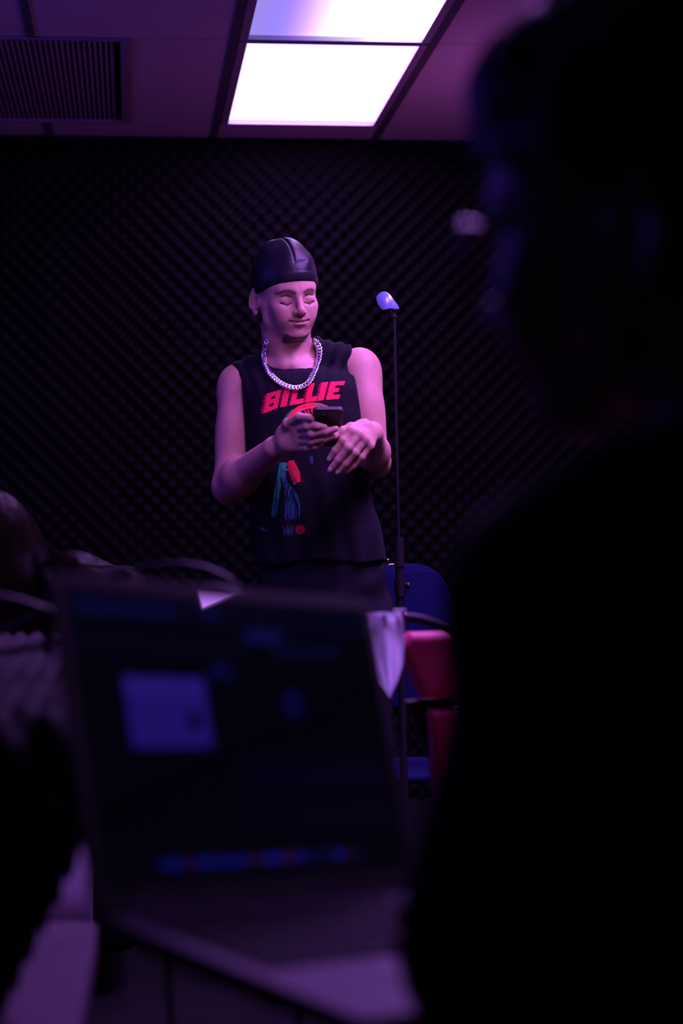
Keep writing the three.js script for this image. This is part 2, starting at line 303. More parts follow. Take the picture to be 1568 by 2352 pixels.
function handField(p, H, wrist, s, palm) {
  let d = 1e9;
  for (const k of ['index', 'middle', 'ring', 'little']) {
    d = smin(d, cone(p, wrist, H[k][0], 0.0155, 0.0128), 0.010);
  }
  d = smin(d, egg(p, palm, [0.026, 0.026, 0.016]), 0.016);
  for (const k of ['index', 'middle', 'ring', 'little', 'thumb']) {
    const F = H[k], R = RF[k]; let f = chain(p, F, R.map((r) => r * s), 0.004);
    f = smin(f, ball(p, F[1], R[1] * s * 1.06), 0.004);
    d = smin(d, f, k === 'thumb' ? 0.008 : 0.0022);
  }
  d = smin(d, cone(p, wrist, H.thumb[0], 0.0165, 0.0145), 0.014);
  d = smin(d, cone(p, H.thumb[1], H.index[0], 0.006, 0.007), 0.012);
  return d;
}
function armField(p, sh, el, tip, fore, wr, s, fr = 0.0405) {
  let d = cone(p, sh, el, 0.0465, 0.036);
  const belly = [sh[0] * 0.55 + el[0] * 0.45, sh[1] * 0.55 + el[1] * 0.45, sh[2] * 0.55 + el[2] * 0.45 + 0.012];
  d = smin(d, egg(p, belly, [0.038, 0.075, 0.040]), 0.03);
  d = smin(d, cone(p, el, fore, 0.0365, fr), 0.016);
  d = smin(d, cone(p, fore, wr, fr, 0.0262), 0.03);
  d = smin(d, ball(p, tip, 0.0165), 0.022);
  d = smin(d, egg(p, [sh[0] + s * 0.006, sh[1] - 0.01, sh[2]], [0.046, 0.060, 0.050]), 0.03);
  return d;
}
const near = (p, c, r) => len3(p[0] - c[0], p[1] - c[1], p[2] - c[2]) - r;
function bodyField(p) {
  let d = cone(p, Q.neckTop, Q.neckBase, 0.0535, 0.0585);
  d = smin(d, cone(p, fromHeadNape, Q.neckTop, 0.050, 0.053), 0.02);
  d = smin(d, egg(p, [-0.018, 1.395, -0.025], [0.115, 0.082, 0.070]), 0.035);
  d = smin(d, egg(p, [0.01, 1.2, -0.005], [0.10, 0.26, 0.085]), 0.05);
  d = smin(d, cone(p, [-0.035, 1.475, -0.05], [-0.125, 1.425, -0.035], 0.036, 0.034), 0.03);
  d = smin(d, cone(p, [-0.010, 1.488, -0.055], [0.118, 1.455, -0.035], 0.036, 0.034), 0.03);
  // collar bones and neck cords
  d = smin(d, cone(p, [-0.034, 1.458, 0.032], [-0.072, 1.460, 0.006], 0.007, 0.005), 0.016);
  d = smin(d, cone(p, [-0.012, 1.458, 0.032], [0.035, 1.468, 0.006], 0.007, 0.005), 0.016);
  d = smin(d, cone(p, [0.012, 1.560, -0.012], [-0.014, 1.462, 0.028], 0.009, 0.008), 0.018);
  d = smin(d, cone(p, [-0.072, 1.555, -0.012], [-0.034, 1.462, 0.028], 0.009, 0.008), 0.018);
  let b = near(p, [-0.12, 1.28, 0.06], 0.30); d = smin(d, b > 0.05 ? b : armField(p, Q.shR, Q.elR, Q.elTipR, Q.foreR, Q.wrR, -1), 0.022);
  b = near(p, [0.165, 1.33, 0.06], 0.28); d = smin(d, b > 0.05 ? b : armField(p, Q.shL, Q.elL, Q.elTipL, Q.foreL, Q.wrL, 1, 0.036), 0.022);
  b = near(p, [0.01, 1.28, 0.29], 0.13); d = smin(d, b > 0.03 ? b : handField(p, Q.handR, Q.wrR, 1, [-0.018, 1.2715, 0.262]), 0.012);
  b = near(p, [0.125, 1.255, 0.28], 0.13); d = smin(d, b > 0.03 ? b : handField(p, Q.handL, Q.wrL, 1, [0.147, 1.286, 0.272]), 0.012);
  b = near(p, HEAD_AT, 0.16); d = smin(d, b > 0.04 ? b : faceField(toHead(p)), 0.014);
  return d;
}
const fromHeadNape = fromHead([0, -0.045, -0.028]);
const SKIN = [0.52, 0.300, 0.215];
function skinColor(x, y, z) {
  const q = toHead([x, y, z]), m = [Math.abs(q[0]), q[1], q[2]];
  let n = 1 + 0.06 * noise(x * 60, y * 60, z * 60) + 0.05 * noise(x * 220, y * 220, z * 220);
  let c = [SKIN[0] * n, SKIN[1] * n, SKIN[2] * n];
  const mixTo = (t, r, g, b) => { c = [c[0] + (r - c[0]) * t, c[1] + (g - c[1]) * t, c[2] + (b - c[2]) * t]; };
  if (near([x, y, z], HEAD_AT, 0.15) < 0 && q[2] > -0.03) {
    const hair = 0.5 + 0.5 * noise(q[0] * 500, q[1] * 300, q[2] * 400);
    const f = [m[0] / 0.91, m[1], 0], line = (pts, rs) => chain(f, pts.map(([a, b]) => [a, b, 0]), rs, 0.002), front = sst(0.035, 0.05, q[2]);
    const up = line([[0, -0.0512], [0.007, -0.0502], [0.016, -0.0520], [0.0275, -0.0522]], [0.0030, 0.0034, 0.0026, 0.0008]);
    const lw = line([[0, -0.0600], [0.010, -0.0594], [0.0240, -0.0550]], [0.0046, 0.0042, 0.0012]);
    mixTo(0.7 * front * sst(0.0022, 0.0002, Math.min(up, lw)), 0.40, 0.16, 0.15);
    const slit = line([[0, -0.0556], [0.010, -0.0551], [0.019, -0.0540], [0.0305, -0.0508]], [0.0006, 0.0006, 0.0005, 0.0004]);
    mixTo(0.85 * front * sst(0.0016, 0.0002, slit), 0.09, 0.03, 0.03);
    // brows
    const br = line([[0.0120, 0.0130], [0.0240, 0.0172], [0.0370, 0.0175], [0.0520, 0.0100]], [0.0022, 0.0030, 0.0026, 0.0010]);
    mixTo((0.60 + 0.35 * hair) * sst(0.0026, -0.0010, br), 0.035, 0.024, 0.020);
    // lashes
    const la = line([[0.0175, -0.0118], [0.0305, -0.0158], [0.0460, -0.0105]], [0.0006, 0.0012, 0.0008]);
    mixTo(0.9 * front * sst(0.0018, 0.0002, la), 0.025, 0.018, 0.016);
    // beard along the rim of the chin, stubble on the jaw, thin moustache
    const rim = -0.0905 + 8.5 * f[0] * f[0];
    mixTo((0.75 + 0.25 * hair) * sst(rim + 0.0025, rim - 0.0035, q[1]) * sst(0.038, 0.030, f[0]) * sst(0.040, 0.055, q[2]) * sst(-0.112, -0.106, q[1]), 0.022, 0.015, 0.013);
    mixTo(0.30 * (0.4 + 0.6 * hair) * sst(-0.045, -0.075, q[1]) * sst(0.030, 0.042, f[0]) * sst(-0.01, 0.01, q[2]), 0.10, 0.06, 0.05);
    const mo = line([[0.003, -0.0440], [0.014, -0.0455], [0.026, -0.0490], [0.033, -0.0560]], [0.0014, 0.0018, 0.0014, 0.001]);
    mixTo(0.50 * front * (0.4 + 0.6 * hair) * sst(0.0030, 0.0, mo), 0.06, 0.04, 0.035);
    const soul = line([[0, -0.0685], [0, -0.0720]], [0.0035, 0.0015]); mixTo(0.25 * front * hair * sst(0.002, 0.0, soul), 0.06, 0.04, 0.035);
    mixTo(0.25 * sst(0.012, 0.0, near(q, [0, -0.0285, 0.106], 0.006)), 0.60, 0.27, 0.20);
    mixTo(0.9 * sst(0.0022, 0.0, egg([m[0] / 0.91, m[1], m[2]], [0.0058, -0.0385, 0.0985], [0.0030, 0.0036, 0.0045])), 0.06, 0.03, 0.025);
  }
  return c;
}
const skinGeo = paint(mergeGeometries([netMesh(bodyField, [-0.26, 0.93, -0.20], [0.28, 1.5204, 0.40], 0.0026), netMesh(bodyField, [-0.16, 1.5160, -0.16], [0.10, 1.78, 0.16], 0.0016)]), skinColor);
// base UV in metres so that the pore bump keeps its size
{ const P = skinGeo.attributes.position, uv = new Float32Array(P.count * 2); for (let i = 0; i < P.count; i++) { uv[2 * i] = (P.getX(i) + P.getZ(i) * 0.7) * 12; uv[2 * i + 1] = P.getY(i) * 12; } skinGeo.setAttribute('uv', new THREE.BufferAttribute(uv, 2)); }
part('skin', skinGeo, new THREE.MeshPhysicalMaterial({ vertexColors: true, roughness: 0.52, specularIntensity: 0.6, bumpMap: speck, bumpScale: 0.0001 }), man);

// nails
{
  const mn = mat(0.52, 0.36, 0.32, 0.25), list = [];
  const nail = (H, k, out) => { const a = V(...H[k][2]), b = V(...H[k][3]), t = b.clone().sub(a).normalize(), o = V(...out); o.addScaledVector(t, -o.dot(t)).normalize(); const s = V(0, 0, 0).crossVectors(t, o), r = RF[k][3];
    const g = new THREE.SphereGeometry(1, 12, 8); g.applyMatrix4(new THREE.Matrix4().makeBasis(s.multiplyScalar(r * 0.78), t.clone().multiplyScalar(r * 1.0), o.clone().multiplyScalar(r * 0.35))); const c = b.clone().addScaledVector(o, r * 0.74).addScaledVector(t, r * 0.15); g.translate(c.x, c.y, c.z); return g; };
  for (const k of ['index', 'middle', 'ring', 'little']) part('fingernail', nail(Q.handL, k, [-0.15, 0.1, 1]), mn, man);
}

// ------------------------------------------------------------------ his clothes
const TORSO = [ // y, left x, right x, front z, back z
  [1.47, -0.150, 0.140, 0.050, -0.115], [1.44, -0.150, 0.146, 0.078, -0.118], [1.40, -0.148, 0.152, 0.098, -0.120], [1.34, -0.142, 0.154, 0.114, -0.122], [1.28, -0.134, 0.154, 0.120, -0.121],
  [1.195, -0.124, 0.160, 0.120, -0.116], [1.092, -0.119, 0.181, 0.116, -0.114], [1.0, -0.114, 0.204, 0.112, -0.116], [0.9, -0.108, 0.21, 0.11, -0.115]];
const ARM_R = [[1.472, -0.178], [1.462, -0.160], [1.450, -0.145], [1.43, -0.134], [1.40, -0.127], [1.32, -0.125], [1.26, -0.126], [1.20, -0.135], [1.1, -0.2]];
const ARM_L = [[1.53, 0.123], [1.505, 0.125], [1.45, 0.129], [1.40, 0.137], [1.345, 0.145], [1.29, 0.152], [1.22, 0.18], [1.1, 0.3]];
function loft(p, T, n = 2.5) { const [l, r, f, b] = table(T, p[1]), a = (r - l) / 2, c = (f - b) / 2, x = Math.abs(p[0] - (l + r) / 2) / a, z = Math.abs(p[2] - (f + b) / 2) / c; return (Math.pow(Math.pow(x, n) + Math.pow(z, n), 1 / n) - 1) * Math.min(a, c); }
function shirtField(p) {
  const x = p[0], y = p[1], z = p[2];
  let d = smax(loft(p, TORSO), y - 1.455, 0.05);
  d = smin(d, cone(p, [-0.062, 1.458, -0.035], [-0.165, 1.424, -0.035], 0.046, 0.044), 0.03);
  d = smin(d, cone(p, [0.035, 1.486, -0.040], [0.15, 1.462, -0.035], 0.045, 0.047), 0.03);
  d = smin(d, cone(p, [-0.03, 1.465, -0.05], [0.01, 1.47, -0.05], 0.058, 0.056), 0.03);
  // folds: pulls from the shoulders, drape at the waist
  const dr = sst(1.30, 1.05, y);
  d -= 0.0038 * dr * Math.sin(x * 62 + 2.2 * Math.sin(y * 14) + z * 9 + 1.3) + 0.0026 * dr * Math.sin(x * 118 + y * 21 + 2.0);
  const sl = sst(1.36, 1.47, y) * sst(0.0, 0.05, x); d -= 0.0022 * sl * Math.sin((x * 0.95 + (1.5 - y) * 0.25) * 230);
  const sr = sst(1.34, 1.46, y) * sst(-0.05, -0.10, x); d -= 0.0020 * sr * Math.sin((x * 0.9 - (1.5 - y) * 0.3) * 210);
  d -= 0.0022 * noise(x * 24, y * 17, z * 24) + 0.0010 * noise(x * 70, y * 50, z * 70);
  const ar = table(ARM_R, y)[0] - x, al = x - table(ARM_L, y)[0];
  d = smax(d, Math.max(ar, al), 0.006);
  const hem = 0.9966 + 0.017 * x + 0.006 * Math.sin(x * 26 + 0.6) + 0.004 * Math.sin(z * 30);
  d = smax(d, hem - y, 0.005);
  // neck opening with a thicker rib round it
  const q = (Math.sqrt(Math.pow((x + 0.0235) / 0.0645, 2) + Math.pow((z + 0.012) / 0.079, 2)) - 1) * 0.066;
  if (q > 0 && q < 0.02 && y > 1.40) d -= 0.0016 * sst(0.02, 0.016, q);
  d = smax(d, -smax(q, 1.463 + 0.5 * Math.max(0, -x - 0.06) - y, 0.012), 0.005);
  return d;
}
const shirtGeo = netMesh(shirtField, [-0.24, 0.96, -0.17], [0.26, 1.56, 0.17], 0.003);
const PRINT = { x0: -0.1240, x1: 0.1625, y0: 1.0385, y1: 1.4413, w: 290, h: 400 };
{
  const P = shirtGeo.attributes.position, N = shirtGeo.attributes.normal, uv = new Float32Array(P.count * 2);
  for (let i = 0; i < P.count; i++) {
    const front = N.getZ(i) > -0.1 && P.getZ(i) > 0;
    uv[2 * i] = front ? (P.getX(i) - PRINT.x0) / (PRINT.x1 - PRINT.x0) : P.getX(i) < 0.02 ? 0.004 : 0.996; uv[2 * i + 1] = Math.min(0.998, Math.max(0.002, (P.getY(i) - PRINT.y0) / (PRINT.y1 - PRINT.y0)));
  }
  shirtGeo.setAttribute('uv', new THREE.BufferAttribute(uv, 2));
}
function shirtPrint() {
  const K = 3.5, cv = document.createElement('canvas'); cv.width = PRINT.w * K; cv.height = PRINT.h * K;
  const c = cv.getContext('2d'); c.scale(K, K);
  const cloth = '#131219'; c.fillStyle = cloth; c.fillRect(0, 0, PRINT.w, PRINT.h);
  // lettering: slanted block letters with speed lines, set along a rising arch. s runs along the word, t up the letter
  const X = (x) => x / 6.533 + 20, Y = (y) => y / 6.533 + 10;
  const top = [[0, 292], [0.12, 254], [0.23, 216], [0.34, 188], [0.45, 164], [0.55, 137], [0.64, 116], [0.8, 96], [0.9, 88], [1, 80]], bot = [[0, 604], [0.13, 552], [0.23, 500], [0.35, 470], [0.5, 436], [0.6, 414], [0.75, 388], [0.9, 368], [1, 356]];
  const ev = (T, s) => { let i = 0; while (i < T.length - 2 && T[i + 1][0] < s) i++; return T[i][1] + (T[i + 1][1] - T[i][1]) * (s - T[i][0]) / (T[i + 1][0] - T[i][0]); };
  const at = (s, t) => { const xt = 118 + 1290 * s, xb = 55 + 1275 * s; return [X(xb + (xt - xb) * t), Y(ev(bot, s) + (ev(top, s) - ev(bot, s)) * t)]; };
  const poly = (pts, col) => { c.fillStyle = col; c.beginPath(); pts.forEach(([s, t], i) => { const n = i ? 6 : 1, [s0, t0] = i ? pts[i - 1] : pts[0]; for (let k = 1; k <= n; k++) { const [x, y] = at(s0 + (s - s0) * k / n, t0 + (t - t0) * k / n); i === 0 && k === 1 ? c.moveTo(x, y) : c.lineTo(x, y); } }); c.closePath(); c.fill(); };
  const red = '#f0264f';
  const rect = (s0, s1, t0, t1, col = red) => poly([[s0, t0], [s1, t0], [s1, t1], [s0, t1]], col);
  const lines = (s, w, n) => { for (let i = 0; i < n; i++) { const t = (i + 0.25) / n; poly([[s, t - 0.018], [s - w * (0.6 + 0.4 * ((i * 7) % 5) / 5), t + 0.02], [s, t + 0.055]], red); } };
  lines(0.085, 0.075, 11); rect(0.08, 0.245, 0, 1); poly([[0.255, 0.42], [0.235, 0.5], [0.255, 0.58]], cloth);
  rect(0.135, 0.185, 0.62, 0.76, cloth); rect(0.135, 0.185, 0.24, 0.38, cloth);
  lines(0.285, 0.035, 11); rect(0.28, 0.355, 0, 1);
  lines(0.40, 0.04, 11); rect(0.395, 0.455, 0, 1); rect(0.395, 0.55, 0, 0.27);
  lines(0.58, 0.065, 10); rect(0.575, 0.64, 0, 1); rect(0.575, 0.71, 0, 0.27);
  lines(0.735, 0.065, 11); rect(0.73, 0.80, 0, 1);
  lines(0.835, 0.035, 11); rect(0.83, 0.90, 0, 1); rect(0.83, 1.0, 0.77, 1); rect(0.83, 0.955, 0.39, 0.62); rect(0.83, 0.985, 0, 0.25);
  // a loose head of dyed hair below the word: strokes only
  let sd = 11; const r = () => { sd = (sd * 1664525 + 1013904223) >>> 0; return sd / 4294967296; };
  c.lineCap = 'round';
  const arc = (cx, cy, rx, ry, a0, a1, w, col) => { c.strokeStyle = col; c.lineWidth = w; c.beginPath(); c.ellipse(cx, cy, rx, ry, 0, a0, a1); c.stroke(); };
  const ox = 160, oy = 142;
  arc(ox + 2, oy + 4, 78, 70, Math.PI * 0.98, Math.PI * 1.28, 6, '#1c7a5a'); c.fillStyle = '#e23f3f'; c.beginPath(); c.ellipse(ox, oy - 2, 70, 66, 0, Math.PI, 2.06 * Math.PI); c.fill();
  for (let i = 0; i < 110; i++) { const q = r(); arc(ox, oy + 2, 72 - 44 * q, 68 - 46 * q, Math.PI * (1.0 + 0.05 * r()), Math.PI * (1.9 + 0.12 * r()), 2.2 + 2 * r(), ['#ef2a4e', '#f2543f', '#f8793f', '#f0334c'][Math.floor(r() * 4)]); }
  for (let i = 0; i < 26; i++) { const a = Math.PI * (1.12 + 0.42 * r()), x = ox + 56 * Math.cos(a), y = oy + 54 * Math.sin(a); c.strokeStyle = '#20172a'; c.lineWidth = 1.2 + 1.6 * r(); c.beginPath(); c.moveTo(x, y); c.lineTo(x + 4 + 8 * r(), y + 14 + 16 * r()); c.stroke(); }
  for (let i = 0; i < 6; i++) { c.strokeStyle = i % 2 ? '#f0264f' : '#20172a'; c.lineWidth = 3.2; c.beginPath(); c.moveTo(222 - i * 3, 118 + i * 3); c.lineTo(238 - i * 5, 136 + i * 4); c.stroke(); }
  c.strokeStyle = '#2d9b72'; c.lineWidth = 4; c.beginPath(); c.moveTo(168, 79); c.lineTo(188, 84); c.stroke();
  // hanging green and red shapes
  c.fillStyle = '#2a7f68';
  const blob = (pts, col) => { c.fillStyle = col; c.beginPath(); pts.forEach(([x, y], i) => i ? c.lineTo(x, y) : c.moveTo(x, y)); c.closePath(); c.fill(); };
  const strand = (x0, y0, x1, y1, col, w) => { c.strokeStyle = col; c.lineWidth = w; c.beginPath(); c.moveTo(x0, y0); c.bezierCurveTo(x0 - 8 + 6 * r(), y0 + 40, x1 + 14 - 8 * r(), y1 - 60, x1, y1); c.stroke(); };
  for (let i = 0; i < 26; i++) strand(80 + 10 * r(), 212 + 4 * r(), 58 + 14 * r(), 322 + 14 * r(), ['#1f7d63', '#2b9274', '#175a4c'][i % 3], 2.6);
  for (let i = 0; i < 26; i++) strand(88 + 8 * r(), 228 + 10 * r(), 90 + 36 * r(), 326 + 16 * r(), ['#2d5a6c', '#35707a', '#1c3a4c'][i % 3], 2.8);
  for (let i = 0; i < 9; i++) strand(88 + 8 * r(), 212, 112 + 8 * r(), 256 + 6 * r(), '#39a082', 1.8);
  for (let i = 0; i < 7; i++) strand(66 + i * 9, 240 + 30 * r(), 62 + i * 8, 300, '#131219', 2.0);
  blob([[100, 208], [114, 206], [128, 234], [130, 256], [118, 258], [116, 236]], '#d52a3c'); blob([[96, 212], [104, 212], [122, 256], [110, 256]], '#b3223a');
  blob([[150, 200], [158, 196], [160, 212], [154, 216]], '#2b4a6e');
  c.fillStyle = '#a81f3f'; c.beginPath(); c.ellipse(127, 365, 12, 11, 0, 0, 7); c.fill(); c.strokeStyle = '#3d4a5a'; c.lineWidth = 1; c.beginPath(); c.ellipse(127, 365, 17, 15, 0, 0, 7); c.stroke();
  for (let i = 0; i < 8; i++) { c.strokeStyle = '#2b5f63'; c.lineWidth = 2; c.beginPath(); c.moveTo(88 + i * 3, 356 + (i % 3) * 4); c.lineTo(89 + i * 3, 378 - (i % 2) * 4); c.stroke(); }
  blob([[32, 356], [42, 362], [52, 368], [44, 368], [34, 364]], '#2c6f70');
  const t = new THREE.CanvasTexture(cv); t.colorSpace = THREE.SRGBColorSpace; return t;
}
const clothBump = weave.clone(); clothBump.repeat.set(9, 12); clothBump.needsUpdate = true;
part('sleeveless_shirt', shirtGeo, new THREE.MeshPhysicalMaterial({ map: shirtPrint(), roughness: 0.9, sheen: 0.15, sheenRoughness: 0.6, sheenColor: lin(0.12, 0.12, 0.25), specularIntensity: 0.25, bumpMap: clothBump, bumpScale: 0.00015 }), man, 'black sleeveless shirt with red lettering BILLIE');

const HIPS = [[1.03, -0.100, 0.192, 0.100, -0.108], [0.95, -0.100, 0.203, 0.102, -0.118], [0.86, -0.104, 0.212, 0.100, -0.122], [0.78, -0.106, 0.214, 0.095, -0.115]];
function pantsField(p) {
  let d = smax(smax(loft(p, HIPS), 0.79 - p[1], 0.03), p[1] - 1.02, 0.01);
  for (const s of [-1, 1]) { const k = s < 0 ? [-0.022, 0.84, -0.01] : [0.128, 0.84, -0.01], n = s < 0 ? [-0.035, 0.48, 0.02] : [0.140, 0.48, 0.02], a = s < 0 ? [-0.040, 0.07, -0.02] : [0.150, 0.07, -0.02]; d = smin(d, smin(cone(p, k, n, 0.088, 0.068), cone(p, n, a, 0.068, 0.062), 0.02), 0.03); }
  d -= 0.004 * Math.sin(p[0] * 55 - p[1] * 40 + 3 * noise(p[0] * 8, p[1] * 8, p[2] * 8)) * sst(1.02, 0.9, p[1]) + 0.003 * noise(p[0] * 20, p[1] * 20, p[2] * 20);
  return smax(d, 0.075 - p[1], 0.006);
}
part('trousers', netMesh(pantsField, [-0.16, 0.05, -0.18], [0.26, 1.06, 0.16], 0.007), mat(0.009, 0.0085, 0.013, 0.9, { specularIntensity: 0.2 }), man, 'dark trousers');
for (const x of [-0.040, 0.150]) {
  const sh = netMesh((p) => { const q = [p[0] - x, p[1], p[2]]; return smax(smin(egg(q, [0, 0.045, 0.06], [0.048, 0.05, 0.13]), cone(q, [0, 0.05, -0.03], [0, 0.10, -0.03], 0.048, 0.046), 0.03), 0.002 - p[1], 0.004); }, [x - 0.08, -0.01, -0.12], [x + 0.08, 0.17, 0.22], 0.006);
  part('shoe', sh, M.black, man);
}
// durag: satin cap, seam over the crown, band and tail
function duragField(p) {
  const q = toHead(p);
  let d = egg(q, [0, 0.034, -0.014], [0.0750, 0.0985, 0.1065]);
  d -= 0.0016 * Math.sin(Math.atan2(q[0], q[1] - 0.02) * 9 + q[2] * 40) * sst(0.05, 0.11, q[1]) + 0.0016 * noise(q[0] * 30, q[1] * 30, q[2] * 30);
  d += 0.0030 * sst(0.0045, 0.0, Math.abs(q[0] + 0.004)) * sst(0.078, 0.086, q[1]); d += 0.0016 * sst(0.003, 0, Math.abs(q[1] - 0.082 - 0.1 * q[0])) * sst(0.022, 0.012, Math.abs(q[0] - 0.012)) * sst(0, 0.02, q[2]);    // seam
  const edge = 0.0385 + 0.37 * (q[2] - 0.09); const up = edge - q[1];
  const band = -up; if (band < 0.026 && band > 0) d -= 0.0012 * sst(0.026, 0.022, band);
  d = smax(d, up, 0.004);
  const inner = egg(q, [0, 0.03, -0.012], [0.0735, 0.087, 0.095]);
  // knot and tail behind
  d = smin(d, egg(q, [0, -0.018, -0.112], [0.026, 0.020, 0.016]), 0.01);
  d = smin(d, cone(q, [0.006, -0.03, -0.112], [0.012, -0.13, -0.118], 0.014, 0.020), 0.01);
  return d;
}
part('durag', netMesh(duragField, [-0.16, 1.46, -0.18], [0.11, 1.80, 0.17], 0.0022), mat(0.008, 0.0075, 0.013, 0.44, { specularIntensity: 0.42 }), man, 'dark satin durag');
console.log('man meshed');
// necklace of twisted links lying on collar and chest
const worn = (p) => Math.min(shirtField(p), bodyField(p));
const surfaceZ = (x, y) => { let z = 0.2; for (let i = 0; i < 60; i++) { const d = worn([x, y, z]); if (d < 0.0004) break; z -= Math.max(d * 0.8, 0.0006); if (z < -0.2) break; } return z; };
{
  const holder = new THREE.Group(); holder.name = 'necklace'; holder.userData.label = 'silver curb chain necklace'; man.add(holder);
  const P2 = [[-0.0760, 1.5150], [-0.0816, 1.4969], [-0.0789, 1.4636], [-0.0631, 1.4332], [-0.0371, 1.4108], [-0.0049, 1.4014], [0.0214, 1.4123], [0.0377, 1.4424], [0.0471, 1.4776], [0.0475, 1.5028], [0.0384, 1.5210]];
  const flat = new THREE.CatmullRomCurve3(P2.map(([x, y]) => V(x, y, 0)), false, 'centripetal');
  const pts = flat.getSpacedPoints(40).map((p) => V(p.x, p.y, Math.max(surfaceZ(p.x, p.y), -0.055) + 0.0045));
  for (let k = 0; k < 3; k++) for (let i = 1; i < pts.length - 1; i++) pts[i].z = Math.max(pts[i].z, 0.5 * (pts[i - 1].z + pts[i + 1].z));
  const behind = [V(0.030, 1.530, -0.075), V(-0.012, 1.535, -0.105), V(-0.055, 1.528, -0.085)];
  const curve = new THREE.CatmullRomCurve3([...pts, ...behind], true, 'centripetal');
  const L = curve.getLength(), n = Math.round(L / 0.0080), lm = mat(0.78, 0.78, 0.84, 0.24, { metalness: 1 });
  const g = new THREE.TorusGeometry(0.0056, 0.0023, 6, 12); g.scale(1.15, 0.82, 1.15);
  for (let i = 0; i < n; i++) {
    const u = i / n, p = curve.getPointAt(u), t = curve.getTangentAt(u), q = [p.x, p.y, p.z], e = 0.003;
    const nr = V(worn([q[0] + e, q[1], q[2]]) - worn([q[0] - e, q[1], q[2]]), worn([q[0], q[1] + e, q[2]]) - worn([q[0], q[1] - e, q[2]]), worn([q[0], q[1], q[2] + e]) - worn([q[0], q[1], q[2] - e])).normalize();
    nr.addScaledVector(t, -nr.dot(t)).normalize(); const s = V(0, 0, 0).crossVectors(nr, t);
    const o = part('link', g, lm, holder);
    const m4 = new THREE.Matrix4().makeBasis(t, s, nr).multiply(new THREE.Matrix4().makeRotationZ(0.75)).multiply(new THREE.Matrix4().makeRotationY(0.30));
    o.quaternion.setFromRotationMatrix(m4); o.position.copy(p);
  }
}
// phone in his hand
{
  const TL = V(0.0403, 1.3336, 0.360), TR = V(0.1002, 1.3334, 0.356);
  const x = TR.clone().sub(TL).normalize(), yv = V(0.20, 0.53, 0.82); yv.addScaledVector(x, -yv.dot(x)).normalize(); const z = V(0, 0, 0).crossVectors(x, yv); // z: out of the back, to the camera
  const W = 0.0665, H = 0.138, top = TL.clone().add(TR).multiplyScalar(0.5);
  const loc = top.clone().addScaledVector(yv, -H / 2).addScaledVector(z, -0.0045), rot = new THREE.Matrix4().makeBasis(x, yv, z);
  const ph = thing('smartphone', 'black smartphone held by the man in the printed shirt', 'phone');
  man.updateMatrixWorld(true); ph.position.copy(loc.clone().applyMatrix4(man.matrixWorld)); ph.quaternion.copy(man.quaternion).multiply(new THREE.Quaternion().setFromRotationMatrix(rot));
  const sh = new THREE.Shape(), r = 0.010, w = W / 2 - 0.0008, h = H / 2 - 0.0008; sh.moveTo(-w + r, -h); sh.lineTo(w - r, -h); sh.absarc(w - r, -h + r, r, -Math.PI / 2, 0); sh.lineTo(w, h - r); sh.absarc(w - r, h - r, r, 0, Math.PI / 2); sh.lineTo(-w + r, h); sh.absarc(-w + r, h - r, r, Math.PI / 2, Math.PI); sh.lineTo(-w, -h + r); sh.absarc(-w + r, -h + r, r, Math.PI, Math.PI * 1.5);
  part('body', new THREE.ExtrudeGeometry(sh, { depth: 0.0072, bevelEnabled: true, bevelSize: 0.0008, bevelThickness: 0.0008, bevelSegments: 2, curveSegments: 8 }).translate(0, 0, -0.0036), mat(0.03, 0.03, 0.034, 0.55), ph);
  part('camera_bump', rbox(0.026, 0.026, 0.003, 0.0014, -0.014 + 0.012, H / 2 - 0.020, 0.0052), mat(0.02, 0.02, 0.023, 0.4), ph);
  for (const [a, b] of [[-0.006, 0.006], [0.006, 0.006], [-0.006, -0.006]]) part('camera_lens', new THREE.CylinderGeometry(0.0042, 0.0042, 0.002, 16).rotateX(Math.PI / 2).translate(-0.002 + a, H / 2 - 0.020 + b, 0.0072), M.blackGloss, ph);
  part('display', rbox(W - 0.005, H - 0.005, 0.0006, 0.0003, 0, 0, -0.0047), new THREE.MeshStandardMaterial({ color: lin(0.02, 0.02, 0.02), roughness: 0.1, emissive: lin(0.3, 0.32, 0.4), emissiveIntensity: 0.25 }), ph);
}

